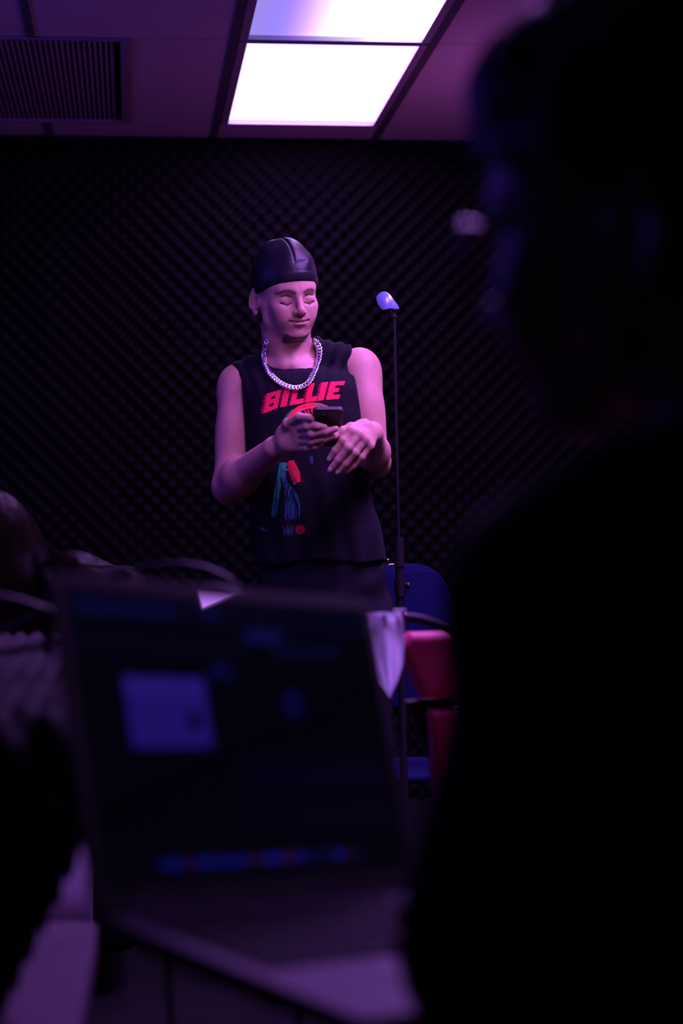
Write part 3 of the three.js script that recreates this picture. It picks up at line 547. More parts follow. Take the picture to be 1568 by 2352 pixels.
// ------------------------------------------------------------------ microphone stand beside him
{
  const o = thing('microphone_stand', 'thin black microphone stand beside the man, curved shiny shield on top', 'stand', [0.401, 0, -4.6843], -0.10607);
  const metal = mat(0.010, 0.010, 0.014, 0.5, { specularIntensity: 0.4 });
  part('upper_rod', rod([0.2260, 1.5811, 0], [0.2312, 1.04, 0], 0.0034), metal, o);
  part('lower_tube', rod([0.2312, 1.05, 0], [0.2440, 0.06, 0], 0.0098, 0.0088), metal, o);
  part('clutch', merge([rod([0.2310, 1.055, 0], [0.2325, 0.985, 0], 0.0125), rod([0.2332, 0.955, 0], [0.2342, 0.915, 0], 0.0135)]), M.black, o);
  part('clamp_knob', merge([rod([0.236, 0.943, 0.002], [0.247, 0.941, 0.006], 0.004), new THREE.SphereGeometry(0.0085, 14, 10).scale(0.7, 1, 1).translate(0.2525, 0.939, 0.007)]), M.blackGloss, o);
  part('side_pin', merge([rod([0.2335, 0.991, 0], [0.2065, 0.989, 0.004], 0.0020), new THREE.SphereGeometry(0.0042, 12, 8).translate(0.2055, 1.0, 0.004), rod([0.2065, 0.989, 0.004], [0.2055, 1.0, 0.004], 0.0018)]), M.chrome, o);
  part('sticker', rod([0.2385, 0.876, 0], [0.2388, 0.866, 0], 0.0112), mat(0.75, 0.73, 0.74, 0.6), o, 'white band on the tube');
  for (const a of [0.1, 1.4, 4.9]) part('leg', rod([0.2425, 0.20, 0], [0.2425 + 0.24 * Math.cos(a), 0.012, 0.24 * Math.sin(a)], 0.007), metal, o);
  part('swivel', merge([new THREE.SphereGeometry(0.0075, 14, 10).translate(0.2235, 1.589, 0), rod([0.2225, 1.589, 0], [0.2258, 1.573, 0], 0.006, 0.0065)]), M.blackGloss, o);
  // curved shield: outline bowed towards the room
  const out = [[-0.0415, 1.612], [-0.0425, 1.621], [-0.0365, 1.629], [-0.028, 1.6338], [-0.019, 1.6330], [-0.0105, 1.6265], [0.0, 1.6125], [0.0115, 1.5935], [-0.009, 1.5925], [-0.0285, 1.5905]];
  const cx = -0.018, cy = 1.608, rings = 7, pos = [], idx = [], n = 60, cr = new THREE.CatmullRomCurve3(out.map(([x, y]) => V(x, y, 0)), true, 'centripetal', 0.2).getSpacedPoints(n);
  const zf = (x, y) => 0.020 - 16 * (x - cx) * (x - cx) - 9 * Math.pow(Math.max(0, y - 1.600), 2);
  for (const [off, flip] of [[0, 0], [-0.0022, 1]]) { const b = pos.length / 3; for (let r = 0; r <= rings; r++) for (let i = 0; i < n; i++) { const t = r / rings, x = cx + (cr[i].x - cx) * t, y = cy + (cr[i].y - cy) * t; pos.push(0.2262 + x, y, zf(x, y) + off); } for (let r = 0; r < rings; r++) for (let i = 0; i < n; i++) { const A = b + r * n + i, B = b + r * n + (i + 1) % n, C = A + n, D = B + n; flip ? idx.push(A, B, C, B, D, C) : idx.push(A, C, B, B, C, D); } }
  const q = (rings + 1) * n; for (let i = 0; i < n; i++) { const A = rings * n + i, B = rings * n + (i + 1) % n; idx.push(A, A + q, B, B, A + q, B + q); }
  const g = new THREE.BufferGeometry(); g.setAttribute('position', new THREE.Float32BufferAttribute(pos, 3)); g.setIndex(idx); g.computeVertexNormals();
  part('shield', g, mat(0.22, 0.30, 0.75, 0.3, { metalness: 0.35, clearcoat: 0.6, clearcoatRoughness: 0.1 }), o, 'curved shiny metal pop shield');
}
// ------------------------------------------------------------------ blue chair behind
{
  const o = thing('plastic_chair', 'blue plastic chair with rounded back behind the microphone stand', 'chair', [0.668, 0, -5.36], -0.07);
  const blue = mat(0.002, 0.0025, 0.04, 0.7, { specularIntensity: 0.15 }), w = 0.21, sh = new THREE.Shape();
  const a = 0.60, b = 0.978, r = 0.085; sh.moveTo(-w + 0.03, a); sh.lineTo(w - 0.03, a); sh.quadraticCurveTo(w + 0.005, a, w + 0.005, a + 0.05); sh.bezierCurveTo(w + 0.006, b - 0.12, w - 0.005, b - 0.004, w - 0.11, b); sh.lineTo(-w + 0.11, b); sh.bezierCurveTo(-w + 0.005, b - 0.004, -w - 0.006, b - 0.12, -w - 0.005, a + 0.05); sh.quadraticCurveTo(-w - 0.005, a, -w + 0.03, a);
  const g = new THREE.ExtrudeGeometry(sh, { depth: 0.012, bevelEnabled: true, bevelSize: 0.004, bevelThickness: 0.004, bevelSegments: 2, curveSegments: 14, steps: 1 }), P = g.attributes.position;
  for (let i = 0; i < P.count; i++) P.setZ(i, P.getZ(i) + 0.5 * P.getX(i) * P.getX(i) - 0.15 * (P.getY(i) - 0.6)); g.computeVertexNormals();
  part('backrest', g, blue, o);
  part('seat', rbox(0.42, 0.022, 0.42, 0.01, 0, 0.45, 0.22), blue, o);
  for (const x of [-0.19, 0.19]) { part('leg', tube([[x, 0.64, 0.012], [x, 0.5, 0.02], [x, 0.44, 0.04], [x, 0.0, -0.02]], 0.010, 24), M.chrome, o); part('leg', tube([[x, 0.44, 0.05], [x, 0.435, 0.34], [x, 0.40, 0.38], [x, 0.0, 0.42]], 0.010, 24), M.chrome, o); }
}
// ------------------------------------------------------------------ red chair and the cloth on it
{
  const o = thing('padded_chair', 'red padded chair with black frame, half hidden by the dark seated person', 'chair', [0, 0, 0]);
  const red = mat(0.50, 0.032, 0.125, 0.6, { sheen: 0.5, sheenColor: lin(0.5, 0.2, 0.25), sheenRoughness: 0.5 });
  const pad = (pts, z, d) => { const s = new THREE.Shape(); pts.forEach(([x, y], i) => i ? s.lineTo(x, y) : s.moveTo(x, y)); return new THREE.ExtrudeGeometry(s, { depth: d, bevelEnabled: true, bevelSize: 0.012, bevelThickness: 0.014, bevelSegments: 5 }).translate(0, 0, z); };
  part('backrest_pad', pad([[0.386, 0.899], [0.394, 0.906], [0.80, 0.910], [0.795, 0.838], [0.412, 0.838]], -2.80, 0.03), red, o);
  part('lower_pad', pad([[0.425, 0.800], [0.790, 0.800], [0.765, 0.58], [0.442, 0.58]], -2.80, 0.03), red, o);
  part('seat', rbox(0.46, 0.07, 0.44, 0.03, 0.60, 0.475, -2.56), red, o);
  part('bracket', merge([pad([[0.400, 0.812], [0.440, 0.812], [0.446, 0.760], [0.425, 0.752]], -2.805, 0.012), rbox(0.03, 0.42, 0.012, 0.005, 0.60, 0.64, -2.815)]), M.black, o);
  part('top_rail', tube([[0.30, 0.9395, -2.690], [0.323, 0.9425, -2.684], [0.356, 0.944, -2.683], [0.388, 0.941, -2.690], [0.417, 0.932, -2.71], [0.445, 0.918, -2.74], [0.47, 0.88, -2.79]], 0.0062, 60), M.black, o, 'thin black curved rail');
  part('rail_post', tube([[0.302, 0.940, -2.690], [0.292, 0.925, -2.688], [0.288, 0.80, -2.68], [0.32, 0.52, -2.6], [0.37, 0.46, -2.55]], 0.0062, 50), M.black, o);
  part('tag', rbox(0.0165, 0.0055, 0.004, 0.0015, 0.3635, 0.9520, -2.683), mat(0.75, 0.73, 0.74, 0.6), o, 'small white tag');
  part('leg_frame', merge([rod([0.60, 0.44, -2.56], [0.60, 0.10, -2.56], 0.025), ...[0, 1, 2, 3, 4].map((k) => rod([0.60, 0.09, -2.56], [0.60 + 0.28 * Math.cos(k * 1.2566), 0.045, -2.56 + 0.28 * Math.sin(k * 1.2566)], 0.018, 0.012)), ...[0, 1, 2, 3, 4].map((k) => new THREE.SphereGeometry(0.026, 12, 8).translate(0.60 + 0.28 * Math.cos(k * 1.2566), 0.026, -2.56 + 0.28 * Math.sin(k * 1.2566)))]), M.black, o);
  // cloth over the rail, hanging to a point
  const cl = thing('white_cloth', 'small white folded cloth hanging to a point beside the red chair', 'cloth');
  const nu = 26, nv = 36, pos = [], idx = [];
  const L = [[0.9500, 0.318, 0.3640], [0.940, 0.314, 0.3675], [0.905, 0.316, 0.3690], [0.880, 0.322, 0.3665], [0.858, 0.334, 0.3590], [0.843, 0.344, 0.3515], [0.836, 0.3475, 0.3485]];
  const half = (sgn) => { const b = pos.length / 3; for (let j = 0; j <= nv; j++) for (let i = 0; i <= nu; i++) { const y = 0.951 - j / nv * 0.115, [l, r] = table(L, y), u = i / nu, x = l + (r - l) * u; const k = 1 - Math.exp(-Math.pow((u - 0.52) / 0.10, 2)); const edge = Math.min(1, 8 * Math.min(u, 1 - u)); const z = (0.004 + 0.0075 * edge * k + 0.003 * edge * Math.sin(u * 9 + y * 40)) + 0.0075 * Math.min(1, (0.951 - y) / 0.004) * 0.6; pos.push(x, y, -2.683 + sgn * z + (sgn < 0 ? -0.004 : 0)); } for (let j = 0; j < nv; j++) for (let i = 0; i < nu; i++) { const A = b + j * (nu + 1) + i, B = A + 1, C = A + nu + 1, D = C + 1; sgn > 0 ? idx.push(A, C, B, B, C, D) : idx.push(A, B, C, B, D, C); } };
  half(1);
  const g = new THREE.BufferGeometry(); g.setAttribute('position', new THREE.Float32BufferAttribute(pos, 3)); g.setIndex(idx); g.computeVertexNormals();
  cl.position.set(0, 0, 0); part('cloth_sheet', g, mat(0.86, 0.93, 0.97, 1.0, { side: THREE.DoubleSide, transmission: 0.7, thickness: 0 }), cl);
}
// ------------------------------------------------------------------ leather armchair, low white table
{
  const o = thing('leather_armchair', 'creased dark brown leather armchair at the left before the foam wall', 'armchair', [-0.55, 0, -4.95]);
  const leather = mat(0.0045, 0.002, 0.0018, 0.45, { specularIntensity: 0.09 }), rb = (p, c, h, r) => { const x = Math.max(Math.abs(p[0] - c[0]) - h[0] + r, 0), y = Math.max(Math.abs(p[1] - c[1]) - h[1] + r, 0), z = Math.max(Math.abs(p[2] - c[2]) - h[2] + r, 0), m = Math.max(Math.abs(p[0] - c[0]) - h[0] + r, Math.abs(p[1] - c[1]) - h[1] + r, Math.abs(p[2] - c[2]) - h[2] + r); return len3(x, y, z) + Math.min(m, 0) - r; };
  const wr = (p) => 0.010 * noise(p[0] * 9, p[1] * 9, p[2] * 9) + 0.006 * Math.abs(noise(p[0] * 26 + 4, p[1] * 18, p[2] * 26)) + 0.0025 * Math.abs(noise(p[0] * 60, p[1] * 50, p[2] * 60));
  part('backrest', netMesh((p) => { const q = [p[0], p[1], p[2]]; let d = rb(q, [-0.05, 0.78, -0.22], [0.42 - 0.10 * sst(0.9, 1.25, p[1]), 0.41, 0.13], 0.10); d = smin(d, rb(q, [-0.10, 1.07, -0.13], [0.33, 0.13, 0.10], 0.08), 0.02); return d - wr(p); }, [-0.55, 0.3, -0.42], [0.46, 1.26, 0.06], 0.012), leather, o);
  for (const s of [-1, 1]) part('arm', netMesh((p) => { let d = rb(p, [s * 0.49 - 0.01 * s, 0.52, 0.02], [0.09, 0.42, 0.34], 0.06); d = smin(d, rb(p, [s * 0.49, 0.92, 0.02], [0.105, 0.065, 0.34], 0.06), 0.02); d = smin(d, egg(p, [s * 0.40, 0.97, -0.12], [0.07, 0.06, 0.12]), 0.05); return d - wr(p); }, [s * 0.49 - 0.2, 0.06, -0.40], [s * 0.49 + 0.2, 1.08, 0.42], 0.012), leather, o);
  part('seat_cushion', netMesh((p) => rb(p, [0, 0.44, 0.06], [0.38, 0.10, 0.30], 0.06) - wr(p), [-0.45, 0.28, -0.3], [0.45, 0.6, 0.42], 0.014), leather, o);
  part('base', rbox(0.86, 0.28, 0.6, 0.02, 0, 0.20, 0.0), leather, o);
  for (const [x, z] of [[-0.4, -0.26], [0.4, -0.26], [-0.4, 0.26], [0.4, 0.26]]) part('foot', rod([x, 0, z], [x, 0.07, z], 0.022, 0.028), M.black, o);
}
{
  const o = thing('low_table', 'low pale table with a rounded front edge, seen between laptop and foam', 'table', [-0.425, 0, -3.62]);
  const s = new THREE.Shape(); s.moveTo(0, 0.355); s.lineTo(0, 0.37); s.absellipse(-0.10, 0.37, 0.10, 0.08, 0, Math.PI / 2); s.lineTo(-0.92, 0.45); s.lineTo(-0.92, 0.36); s.lineTo(-0.89, 0.36); s.lineTo(-0.89, 0.42); s.lineTo(-0.10, 0.42); s.absellipse(-0.10, 0.37, 0.07, 0.05, Math.PI / 2, 0, true); s.lineTo(-0.03, 0.355); s.lineTo(0, 0.355);
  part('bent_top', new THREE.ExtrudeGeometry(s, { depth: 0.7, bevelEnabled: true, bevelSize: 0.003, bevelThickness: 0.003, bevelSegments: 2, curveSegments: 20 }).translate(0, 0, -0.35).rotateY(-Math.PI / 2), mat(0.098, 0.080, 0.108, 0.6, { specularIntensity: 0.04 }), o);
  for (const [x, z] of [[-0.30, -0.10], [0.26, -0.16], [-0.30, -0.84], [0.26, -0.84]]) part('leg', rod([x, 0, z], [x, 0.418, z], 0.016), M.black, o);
}
// ------------------------------------------------------------------ white side table, foam-covered desk
{
  const o = thing('side_table', 'pale table with a rounded corner, beside the laptop at the lower left', 'table', [-0.449, 0, -1.40], -0.0198);
  const s = new THREE.Shape(), w = 0.405, d = 0.466, r = 0.022; s.moveTo(-w, -d); s.lineTo(w, -d); s.lineTo(w, d - r); s.absarc(w - r, d - r, r, 0, Math.PI / 2); s.lineTo(-w, d); s.lineTo(-w, -d);
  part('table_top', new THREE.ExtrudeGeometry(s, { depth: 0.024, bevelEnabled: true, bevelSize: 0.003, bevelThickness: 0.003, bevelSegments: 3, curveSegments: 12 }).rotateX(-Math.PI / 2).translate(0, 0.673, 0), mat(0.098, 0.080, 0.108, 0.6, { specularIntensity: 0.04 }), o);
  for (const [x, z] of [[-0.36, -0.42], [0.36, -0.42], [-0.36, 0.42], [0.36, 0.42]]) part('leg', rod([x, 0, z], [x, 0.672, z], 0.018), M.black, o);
}
const egg2 = (x, y, P) => { const c = Math.cos(Math.PI * x / P) * Math.cos(Math.PI * y / P); return Math.sign(c) * Math.pow(Math.abs(c), 0.8); };
{
  const o = thing('desk', 'black desk at the left edge, under a foam sheet', 'desk', [0, 0, 0]);
  part('desk_top', rbox(0.87, 0.03, 1.22, 0.006, -0.475, 0.885, -2.14), M.black, o);
  for (const [x, z] of [[-0.86, -1.58], [-0.86, -2.7], [-0.32, -2.7], [-0.32, -1.58]]) part('leg', box(0.04, 0.87, 0.04, x, 0.435, z), M.black, o);
  const f = thing('foam_mat', 'black egg-crate foam sheet lying over the desk, ragged lower edge', 'foam');
  const P = 0.021, X0 = -0.62, X1 = -0.034, pos = [], idx = [];
  // top part, then the part hanging in front, one sheet: t runs from the back of the desk over its front edge and down
  const nx = 150, nt = 260, Zb = -2.72, Zf = -1.512, bend = 0.022, flatL = Zf - Zb - bend, arcL = bend * Math.PI / 2;
  const bottom = (x) => { const y = x > -0.10 ? 0.721 + (x + 0.10) * 2.0 : 0.721 + (x + 0.10) * 2.05; return clamp(y, 0.30, 0.86) + 0.006 * Math.sin(x * 620) + 0.004 * Math.sin(x * 1010 + 1); };
  const point = (x, t, h) => { const total = flatL + arcL + (0.928 - bend - bottom(x)); const s = t < 0.72 ? t / 0.72 * (flatL + arcL) : flatL + arcL + (t - 0.72) / 0.28 * (total - flatL - arcL); const bump = h ? 0.020 + 0.009 * egg2(x, s, P) : 0;
    if (s < flatL) return [x, 0.901 + bump, Zb + s]; const a = (s - flatL) / bend; if (a < Math.PI / 2) return [x, 0.901 - bend + (bend + bump) * Math.cos(a), Zf - bend + (bend + bump) * Math.sin(a)]; return [x, 0.901 - bend - (s - flatL - arcL), Zf + bump]; };
  for (const h of [1, 0]) { const b = pos.length / 3; for (let j = 0; j <= nt; j++) for (let i = 0; i <= nx; i++) pos.push(...point(X0 + (X1 - X0) * i / nx, j / nt, h)); for (let j = 0; j < nt; j++) for (let i = 0; i < nx; i++) { const A = b + j * (nx + 1) + i, B = A + 1, C = A + nx + 1, D = C + 1; h ? idx.push(A, C, B, B, C, D) : idx.push(A, B, C, B, D, C); } }
  const q = (nx + 1) * (nt + 1); for (let j = 0; j < nt; j++) for (const e of [0, nx]) { const A = j * (nx + 1) + e, B = A + nx + 1; idx.push(A, B, A + q, B, B + q, A + q); }
  for (let i = 0; i < nx; i++) { const A = nt * (nx + 1) + i; idx.push(A, A + 1, A + q, A + 1, A + 1 + q, A + q); }
  const g = new THREE.BufferGeometry(); g.setAttribute('position', new THREE.Float32BufferAttribute(pos, 3)); g.setIndex(idx); g.computeVertexNormals();
  part('foam_sheet', g, mat(0.020, 0.019, 0.023, 0.9, { side: THREE.DoubleSide, specularIntensity: 0.3 }), f);
}
// cables on the desk, curling up behind the laptop
const cableMat = mat(0.016, 0.016, 0.03, 0.5, { specularIntensity: 0.4 });
function cable(label, pts, r) { const o = thing('cable', label, 'cable', [0, 0, 0], 0, 'cables behind the laptop'); part('cord', tube(pts, r, 70), cableMat, o); return o; }
cable('black cable arching highest behind the laptop lid', [[-0.30, 0.935, -2.0], [-0.12, 0.965, -1.98], [-0.03, 1.010, -1.97], [0.018, 1.024, -1.96], [0.052, 1.0265, -1.956], [0.081, 1.020, -1.953], [0.102, 1.006, -1.951], [0.125, 0.96, -1.95], [0.15, 0.72, -1.95], [0.20, 0.2, -2.0], [0.25, 0.006, -2.05]], 0.0034);
cable('black cable curling lower along the laptop lid top', [[-0.35, 0.935, -1.9], [-0.10, 0.950, -1.89], [0.02, 0.985, -1.885], [0.05, 1.001, -1.88], [0.075, 1.006, -1.88], [0.098, 1.003, -1.88], [0.118, 0.985, -1.88], [0.14, 0.85, -1.88], [0.17, 0.3, -1.9], [0.2, 0.006, -1.95]], 0.0034);
cable('black cable running off the left edge above the foam', [[-0.55, 0.95, -1.80], [-0.25, 0.985, -1.82], [-0.135, 1.002, -1.83], [-0.09, 0.993, -1.84], [-0.05, 0.97, -1.86], [0.0, 0.90, -1.88], [0.05, 0.4, -1.95], [0.1, 0.006, -2.0]], 0.0036);
{
  const o = thing('cable_splitter', 'forked cable plug sticking up behind the laptop corner', 'plug', [0, 0, 0]);
  part('stem', tube([[-0.079, 0.942, -1.92], [-0.078, 0.985, -1.92], [-0.079, 1.011, -1.92], [-0.086, 1.027, -1.92], [-0.0905, 1.043, -1.921]], 0.0042, 40), cableMat, o);
  part('branch', tube([[-0.086, 1.024, -1.92], [-0.078, 1.030, -1.919], [-0.069, 1.037, -1.918]], 0.0040, 20), cableMat, o);
}
// ------------------------------------------------------------------ laptop
{
  const o = thing('laptop', 'open silver laptop in front, dark screen turned towards the seated person', 'laptop', [0.0935, 0.809, -1.3347]);
  o.rotation.set(0.1378, 0.7245, -0.0838, 'YXZ');
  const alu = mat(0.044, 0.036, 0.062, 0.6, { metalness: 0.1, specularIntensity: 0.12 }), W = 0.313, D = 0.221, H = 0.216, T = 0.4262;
  const plate = (w, d, h, r, bev = 0.0012) => { const s = new THREE.Shape(), a = w / 2 - bev, b = d / 2 - bev; s.moveTo(-a + r, -b); s.lineTo(a - r, -b); s.absarc(a - r, -b + r, r, -Math.PI / 2, 0); s.lineTo(a, b - r); s.absarc(a - r, b - r, r, 0, Math.PI / 2); s.lineTo(-a + r, b); s.absarc(-a + r, b - r, r, Math.PI / 2, Math.PI); s.lineTo(-a, -b + r); s.absarc(-a + r, -b + r, r, Math.PI, 1.5 * Math.PI); return new THREE.ExtrudeGeometry(s, { depth: h - 2 * bev, bevelEnabled: true, bevelSize: bev, bevelThickness: bev, bevelSegments: 2, curveSegments: 8 }).translate(0, 0, bev); };
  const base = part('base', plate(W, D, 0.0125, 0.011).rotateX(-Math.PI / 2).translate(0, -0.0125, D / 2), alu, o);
  const keyMat = mat(0.010, 0.010, 0.012, 0.8, { specularIntensity: 0.15 });
  part('keyboard_well', box(0.272, 0.0006, 0.112, 0, 0.0004, 0.017 + 0.056), keyMat, base);
  const kg = new RoundedBoxGeometry(0.0165, 0.0016, 0.0160, 1, 0.0006), kw = new RoundedBoxGeometry(0.094, 0.0016, 0.0160, 1, 0.0006);
  for (let r = 0; r < 6; r++) for (let c = 0; c < 14; c++) { if (r === 5 && c > 4 && c < 9) continue; const k = part('key', kg, keyMat, base); k.position.set(-0.1258 + c * 0.01935, 0.0014, 0.0268 + r * 0.0184); }
  { const k = part('space_bar', kw, keyMat, base); k.position.set(-0.1258 + 6.5 * 0.01935 - 0.0097 + 0.0097, 0.0014, 0.0268 + 5 * 0.0184); }
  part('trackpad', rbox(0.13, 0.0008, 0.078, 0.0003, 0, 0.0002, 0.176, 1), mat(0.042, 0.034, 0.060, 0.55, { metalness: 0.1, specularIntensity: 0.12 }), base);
  const lid = new THREE.Group(); lid.name = 'lid'; lid.rotation.x = -T; o.add(lid);
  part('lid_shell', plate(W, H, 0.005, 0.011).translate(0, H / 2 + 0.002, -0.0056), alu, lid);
  part('bezel', rbox(W - 0.001, H - 0.001, 0.0008, 0.0003, 0, H / 2 + 0.002, -0.0002, 1), mat(0.008, 0.008, 0.012, 0.4, { specularIntensity: 0.4 }), lid);
  const cv = document.createElement('canvas'); cv.width = 1024; cv.height = 660; const c = cv.getContext('2d');
  c.fillStyle = '#05030f'; c.fillRect(0, 0, 1024, 660);
  const R = (x, y, w, h, f) => { c.fillStyle = f; c.fillRect(x, y, w, h); };
  R(0, 0, 1024, 70, '#0a0722'); R(30, 26, 300, 26, '#0e0f46'); R(430, 24, 50, 26, '#10104a'); R(560, 70, 130, 34, '#14145a'); R(0, 90, 560, 60, '#07061c'); R(640, 96, 250, 40, '#0a0a30');
  R(140, 195, 255, 162, '#2a1a86'); R(140, 195, 255, 40, '#2f2092'); c.fillStyle = '#0a0530'; c.beginPath(); c.ellipse(345, 295, 19, 24, 0.2, 0, 7); c.fill();
  c.strokeStyle = '#101058'; c.lineWidth = 20; c.beginPath(); c.ellipse(455, 195, 28, 26, 0, Math.PI, 2.05 * Math.PI); c.stroke();
  c.fillStyle = '#0c0c4c'; c.beginPath(); c.ellipse(690, 250, 34, 34, 0, 0, 7); c.fill();
  R(470, 380, 520, 82, '#08051c'); R(470, 486, 520, 66, '#07041a');
  let s2 = 5; const r2 = () => { s2 = (s2 * 1664525 + 1013904223) >>> 0; return s2 / 4294967296; };
  const dock = ['#15157e', '#181884', '#2a0d24', '#17178c', '#15157c', '#141480', '#161682', '#15157c', '#34101c', '#1a1a92', '#1c1c98', '#3c1220', '#17178a', '#101050', '#0e0e44', '#0e0e44', '#191990', '#2a0d28', '#0c0c3a'];
  dock.forEach((d, i) => R(176 + i * 36, 607, 30, 20, d));
  const tx = new THREE.CanvasTexture(cv); tx.colorSpace = THREE.SRGBColorSpace;
  const sg = new THREE.PlaneGeometry(W - 0.018, H - 0.022).translate(0, H / 2 + 0.004, 0.0004);
  part('screen', sg, new THREE.MeshStandardMaterial({ color: lin(0.004, 0.004, 0.005), roughness: 0.015, emissive: lin(1, 1, 1), emissiveIntensity: 0.28, emissiveMap: tx }), lid, 'dim dark screen with one violet window');
  part('hinge', new THREE.CylinderGeometry(0.005, 0.005, W * 0.84, 14).rotateZ(Math.PI / 2).translate(0, -0.001, -0.003), M.black, o);
}
// ------------------------------------------------------------------ the seated person in front, in dark clothes
{
  const o = thing('person', 'seated person in black with glasses, turned away, close at the right edge', 'person', [0.40, 0, -0.80]);
  const OX = 0.40, OZ = -0.80, w = (p) => [p[0] - OX, p[1], p[2] - OZ];
  const E2 = new THREE.Matrix4().makeRotationFromEuler(new THREE.Euler(0.16, -2.269, 0, 'YXZ')).elements, H0 = w([0.275, 1.213, -0.993]);
  const toH = (p) => { const x = p[0] - H0[0], y = p[1] - H0[1], z = p[2] - H0[2]; return [E2[0] * x + E2[1] * y + E2[2] * z, E2[4] * x + E2[5] * y + E2[6] * z, E2[8] * x + E2[9] * y + E2[10] * z]; };
  const fromH = (q) => [E2[0] * q[0] + E2[4] * q[1] + E2[8] * q[2] + H0[0], E2[1] * q[0] + E2[5] * q[1] + E2[9] * q[2] + H0[1], E2[2] * q[0] + E2[6] * q[1] + E2[10] * q[2] + H0[2]];
  const J = { neck0: fromH([0, -0.05, -0.03]), neck1: w([0.315, 1.06, -0.95]), shL: w([0.2150, 1.0178, -0.9351]), elL: w([0.1850, 0.8437, -0.9905]), wrL: w([0.262, 0.824, -1.200]), shR: w([0.455, 1.00, -1.10]), elR: w([0.53, 0.82, -1.17]), wrR: w([0.355, 0.835, -1.33]),
    hip: w([0.47, 0.62, -0.68]), hipL: w([0.39, 0.655, -0.63]), hipR: w([0.53, 0.655, -0.79]), knL: w([0.035, 0.724, -1.035]), knR: w([0.20, 0.700, -1.18]), anL: w([0.02, 0.09, -1.02]), anR: w([0.22, 0.09, -1.18]) };
  const finger = (wr, dir, side, k) => { const a = [0, 1, 2].map((i) => wr[i] + dir[i] * 0.075 + side[i] * (k - 1.5) * 0.019), b = a.map((v, i) => v + dir[i] * 0.035 + (i === 1 ? 0.004 : 0)), c = b.map((v, i) => v + dir[i] * 0.026 + (i === 1 ? -0.012 : 0)); return [a, b, c]; };
  const dirL = [-0.50, -0.06, -0.62], sideL = [0.72, 0, -0.69], dirR = [-0.62, -0.06, -0.55], sideR = [0.66, 0, -0.75];
  const hand = (p, wr, dir, side) => { let d = 1e9; for (let k = 0; k < 4; k++) { const f = finger(wr, dir, side, k); d = smin(d, cone(p, wr, f[0], 0.016, 0.011), 0.012); d = smin(d, chain(p, f, [0.010, 0.0085, 0.0072]), 0.003); } const th = wr.map((v, i) => v + dir[i] * 0.03 - side[i] * 0.035), t2 = th.map((v, i) => v + dir[i] * 0.045 - side[i] * 0.012); d = smin(d, chain(p, [wr, th, t2], [0.018, 0.012, 0.009]), 0.012); return d; };
  const skin = (p) => { let d = cone(p, J.neck0, J.neck1, 0.054, 0.060); let b = near(p, H0, 0.17); d = smin(d, b > 0.04 ? b : faceField(toH(p)), 0.014); b = near(p, J.wrL, 0.17); d = smin(d, b > 0.04 ? b : hand(p, J.wrL, dirL, sideL), 0.01); b = near(p, J.wrR, 0.17); d = smin(d, b > 0.04 ? b : hand(p, J.wrR, dirR, sideR), 0.01);
    d = smin(d, cone(p, J.elL, J.wrL, 0.033, 0.024), 0.015); d = smin(d, cone(p, J.elR, J.wrR, 0.033, 0.024), 0.015); d = smin(d, cone(p, J.shL, J.elL, 0.036, 0.033), 0.02); d = smin(d, cone(p, J.shR, J.elR, 0.036, 0.033), 0.02); d = smin(d, cone(p, J.neck1, J.shL, 0.045, 0.04), 0.02); d = smin(d, cone(p, J.neck1, J.shR, 0.045, 0.04), 0.02); return d; };
  const box2 = [[-0.32, 0.70, -0.68], [0.22, 1.36, 0.10]];
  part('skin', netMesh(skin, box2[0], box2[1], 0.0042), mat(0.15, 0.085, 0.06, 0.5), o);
  const cloth = mat(0.008, 0.0075, 0.009, 0.95, { specularIntensity: 0.15 });
  part('hooded_top', netMesh((p) => {
    let d = smin(cone(p, w([0.335, 1.00, -0.93]), w([0.38, 0.74, -0.78]), 0.125, 0.165), cone(p, w([0.40, 0.98, -0.99]), w([0.48, 0.74, -0.78]), 0.12, 0.14), 0.05);
    d = smin(d, egg(p, w([0.335, 0.80, -0.915]), [0.13, 0.15, 0.13]), 0.05);
    d = smin(d, cone(p, J.neck1.map((v, i) => v + (i === 1 ? -0.03 : 0)), J.shL, 0.066, 0.058), 0.05); d = smin(d, cone(p, J.neck1.map((v, i) => v + (i === 1 ? -0.03 : 0)), J.shR, 0.066, 0.056), 0.05);
    d = smin(d, cone(p, J.shL, J.elL, 0.0575, 0.050), 0.03); d = smin(d, cone(p, J.shR, J.elR, 0.057, 0.050), 0.03); d = smin(d, cone(p, J.elL, J.wrL, 0.048, 0.034), 0.02); d = smin(d, cone(p, J.elR, J.wrR, 0.048, 0.034), 0.02);
    const hood = Math.abs(near(p, J.neck1.map((v, i) => v + [0.01, 0.005, 0.01][i]), 0.078)) - 0.012; d = smin(d, smax(hood, p[1] - 1.078, 0.01), 0.03);
    d -= 0.005 * noise(p[0] * 22, p[1] * 15, p[2] * 22) + 0.003 * noise(p[0] * 50, p[1] * 40, p[2] * 50);
    d = smax(d, -near(p, J.wrL, 0.028), 0.01); d = smax(d, -near(p, J.wrR, 0.028), 0.01);
    return smax(d, 0.62 - p[1], 0.01);
  }, [-0.36, 0.58, -0.62], [0.36, 1.16, 0.30], 0.0075), cloth, o, 'black long-sleeved top');
  part('trousers', netMesh((p) => { let d = smin(cone(p, J.hipL, J.knL, 0.092, 0.068), cone(p, J.hipR, J.knR, 0.092, 0.068), 0.02); d = smin(d, egg(p, J.hip, [0.17, 0.10, 0.17]), 0.05); d = smin(d, cone(p, J.knL, J.anL, 0.066, 0.05), 0.02); d = smin(d, cone(p, J.knR, J.anR, 0.066, 0.05), 0.02); return d - 0.004 * noise(p[0] * 20, p[1] * 14, p[2] * 20); }, [-0.48, 0.04, -0.48], [0.30, 0.78, 0.36], 0.010), cloth, o);
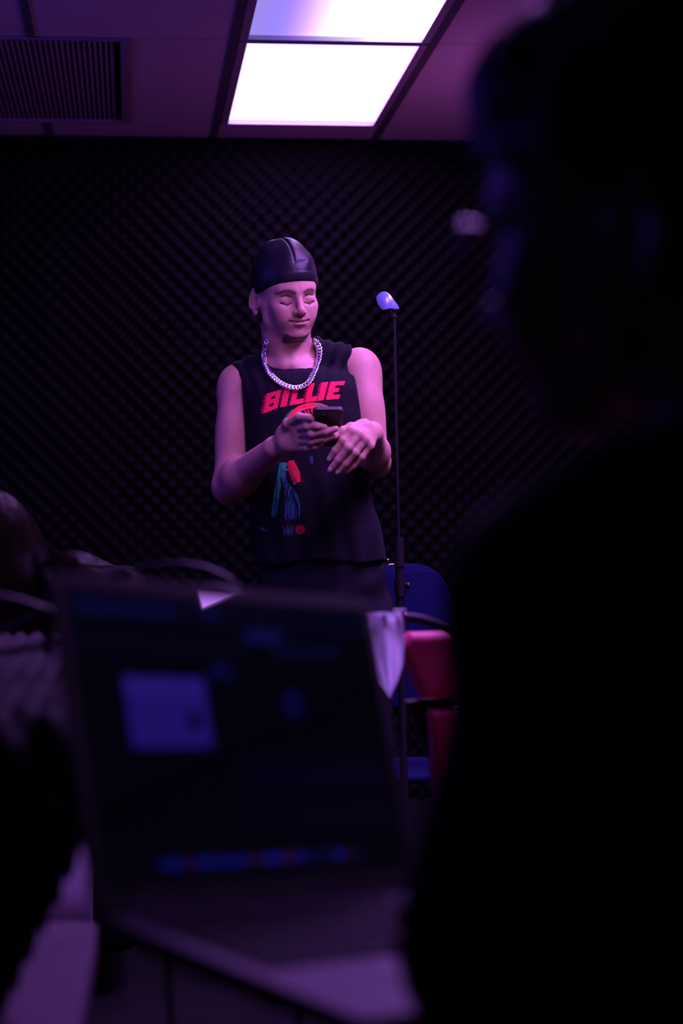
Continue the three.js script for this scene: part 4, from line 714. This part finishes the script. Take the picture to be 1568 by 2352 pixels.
  for (const a of [J.anL, J.anR]) part('shoe', netMesh((p) => smax(egg(p, [a[0] - 0.04, 0.045, a[2] - 0.045], [0.085, 0.05, 0.09]), 0.003 - p[1], 0.004), [a[0] - 0.16, -0.01, a[2] - 0.16], [a[0] + 0.08, 0.12, a[2] + 0.08], 0.008), M.black, o);
  part('hair', netMesh((p) => { const q = toH(p); let d = egg(q, [0, 0.045, -0.012], [0.083, 0.092, 0.106]); d = smin(d, egg(q, [0, 0.080, 0.052], [0.058, 0.032, 0.036]), 0.03); d -= 0.004 * noise(q[0] * 60, q[1] * 60, q[2] * 60) + 0.003 * noise(q[0] * 25, q[1] * 25, q[2] * 25); const edge = 0.042 + 0.55 * (q[2] - 0.075); return smax(d, edge - q[1], 0.006); }, [-0.30, 1.10, -0.35], [0.06, 1.40, 0.0], 0.005), mat(0.008, 0.007, 0.007, 0.6), o, 'short black hair');
  // glasses
  const gl = new THREE.Group(); gl.name = 'glasses'; o.add(gl);
  const fm = mat(0.02, 0.02, 0.03, 0.3), lens = new THREE.MeshPhysicalMaterial({ color: lin(1, 1, 1), transmission: 1, thickness: 0, roughness: 0.03, ior: 1.5 });
  for (const s of [-1, 1]) {
    const ring = []; for (let i = 0; i < 18; i++) { const a = i / 18 * Math.PI * 2, ca = Math.cos(a), sa = Math.sin(a); ring.push(fromH([s * 0.034 + 0.026 * Math.sign(ca) * Math.pow(Math.abs(ca), 0.8), -0.005 + 0.021 * Math.sign(sa) * Math.pow(Math.abs(sa), 0.8), 0.100 - 0.18 * Math.abs(s * 0.034 + 0.026 * ca) * 1.0])); }
    part('rim', tube(ring, 0.0017, 50, 8, true), fm, gl);
    const c = fromH([s * 0.034, -0.005, 0.094]), pos = [...c], idx = []; ring.forEach((r) => pos.push(...r)); for (let i = 0; i < 18; i++) idx.push(0, 1 + i, 1 + (i + 1) % 18); const g = new THREE.BufferGeometry(); g.setAttribute('position', new THREE.Float32BufferAttribute(pos, 3)); g.setIndex(idx); g.computeVertexNormals(); part('lens', g, lens, gl);
    part('temple', tube([fromH([s * 0.061, -0.002, 0.0885]), fromH([s * 0.0715, 0.000, 0.075]), fromH([s * 0.080, 0.0, 0.02]), fromH([s * 0.082, -0.002, -0.015]), fromH([s * 0.080, -0.025, -0.035])], 0.0020, 30), fm, gl);
  }
  part('bridge', tube([fromH([-0.009, -0.004, 0.0985]), fromH([0, 0.000, 0.103]), fromH([0.009, -0.004, 0.0985])], 0.0017, 12), fm, gl);
  // stool
  const st = thing('stool', 'black round stool under the seated person', 'stool', [0.47, 0, -0.68]);
  part('seat', new THREE.CylinderGeometry(0.19, 0.185, 0.05, 36).translate(0, 0.515, 0), M.black, st); part('column', rod([0, 0.03, 0], [0, 0.49, 0], 0.03), M.chrome, st); part('base', new THREE.CylinderGeometry(0.06, 0.22, 0.03, 36).translate(0, 0.015, 0), M.black, st);
}
{ // pink LED panel upright on a stand
  const o = thing('led_panel', 'upright pink LED panel on a stand, hidden behind the seated person', 'light', [1.75, 0, -6.2]);
  part('glow_panel', rbox(0.03, 1.0, 0.2, 0.004, 0, 1.9, 0), new THREE.MeshStandardMaterial({ color: lin(0.3, 0.1, 0.2), emissive: lin(0.95, 0.16, 1), emissiveIntensity: 1 }), o);
  part('stand', merge([rod([0.03, 0, 0], [0.03, 2.4, 0], 0.012), new THREE.CylinderGeometry(0.05, 0.16, 0.03, 24).translate(0.03, 0.015, 0)]), M.black, o);
  const l = new THREE.RectAreaLight(PINK_COLOR, PINK_POWER, 0.2, 1.0); l.position.set(-0.02, 1.9, 0); l.name = 'led_glow'; o.add(l); o.updateMatrixWorld(true); l.lookAt(0, 1.9, -6.2);
}
shade(scene);
renderer.render(scene, camera);
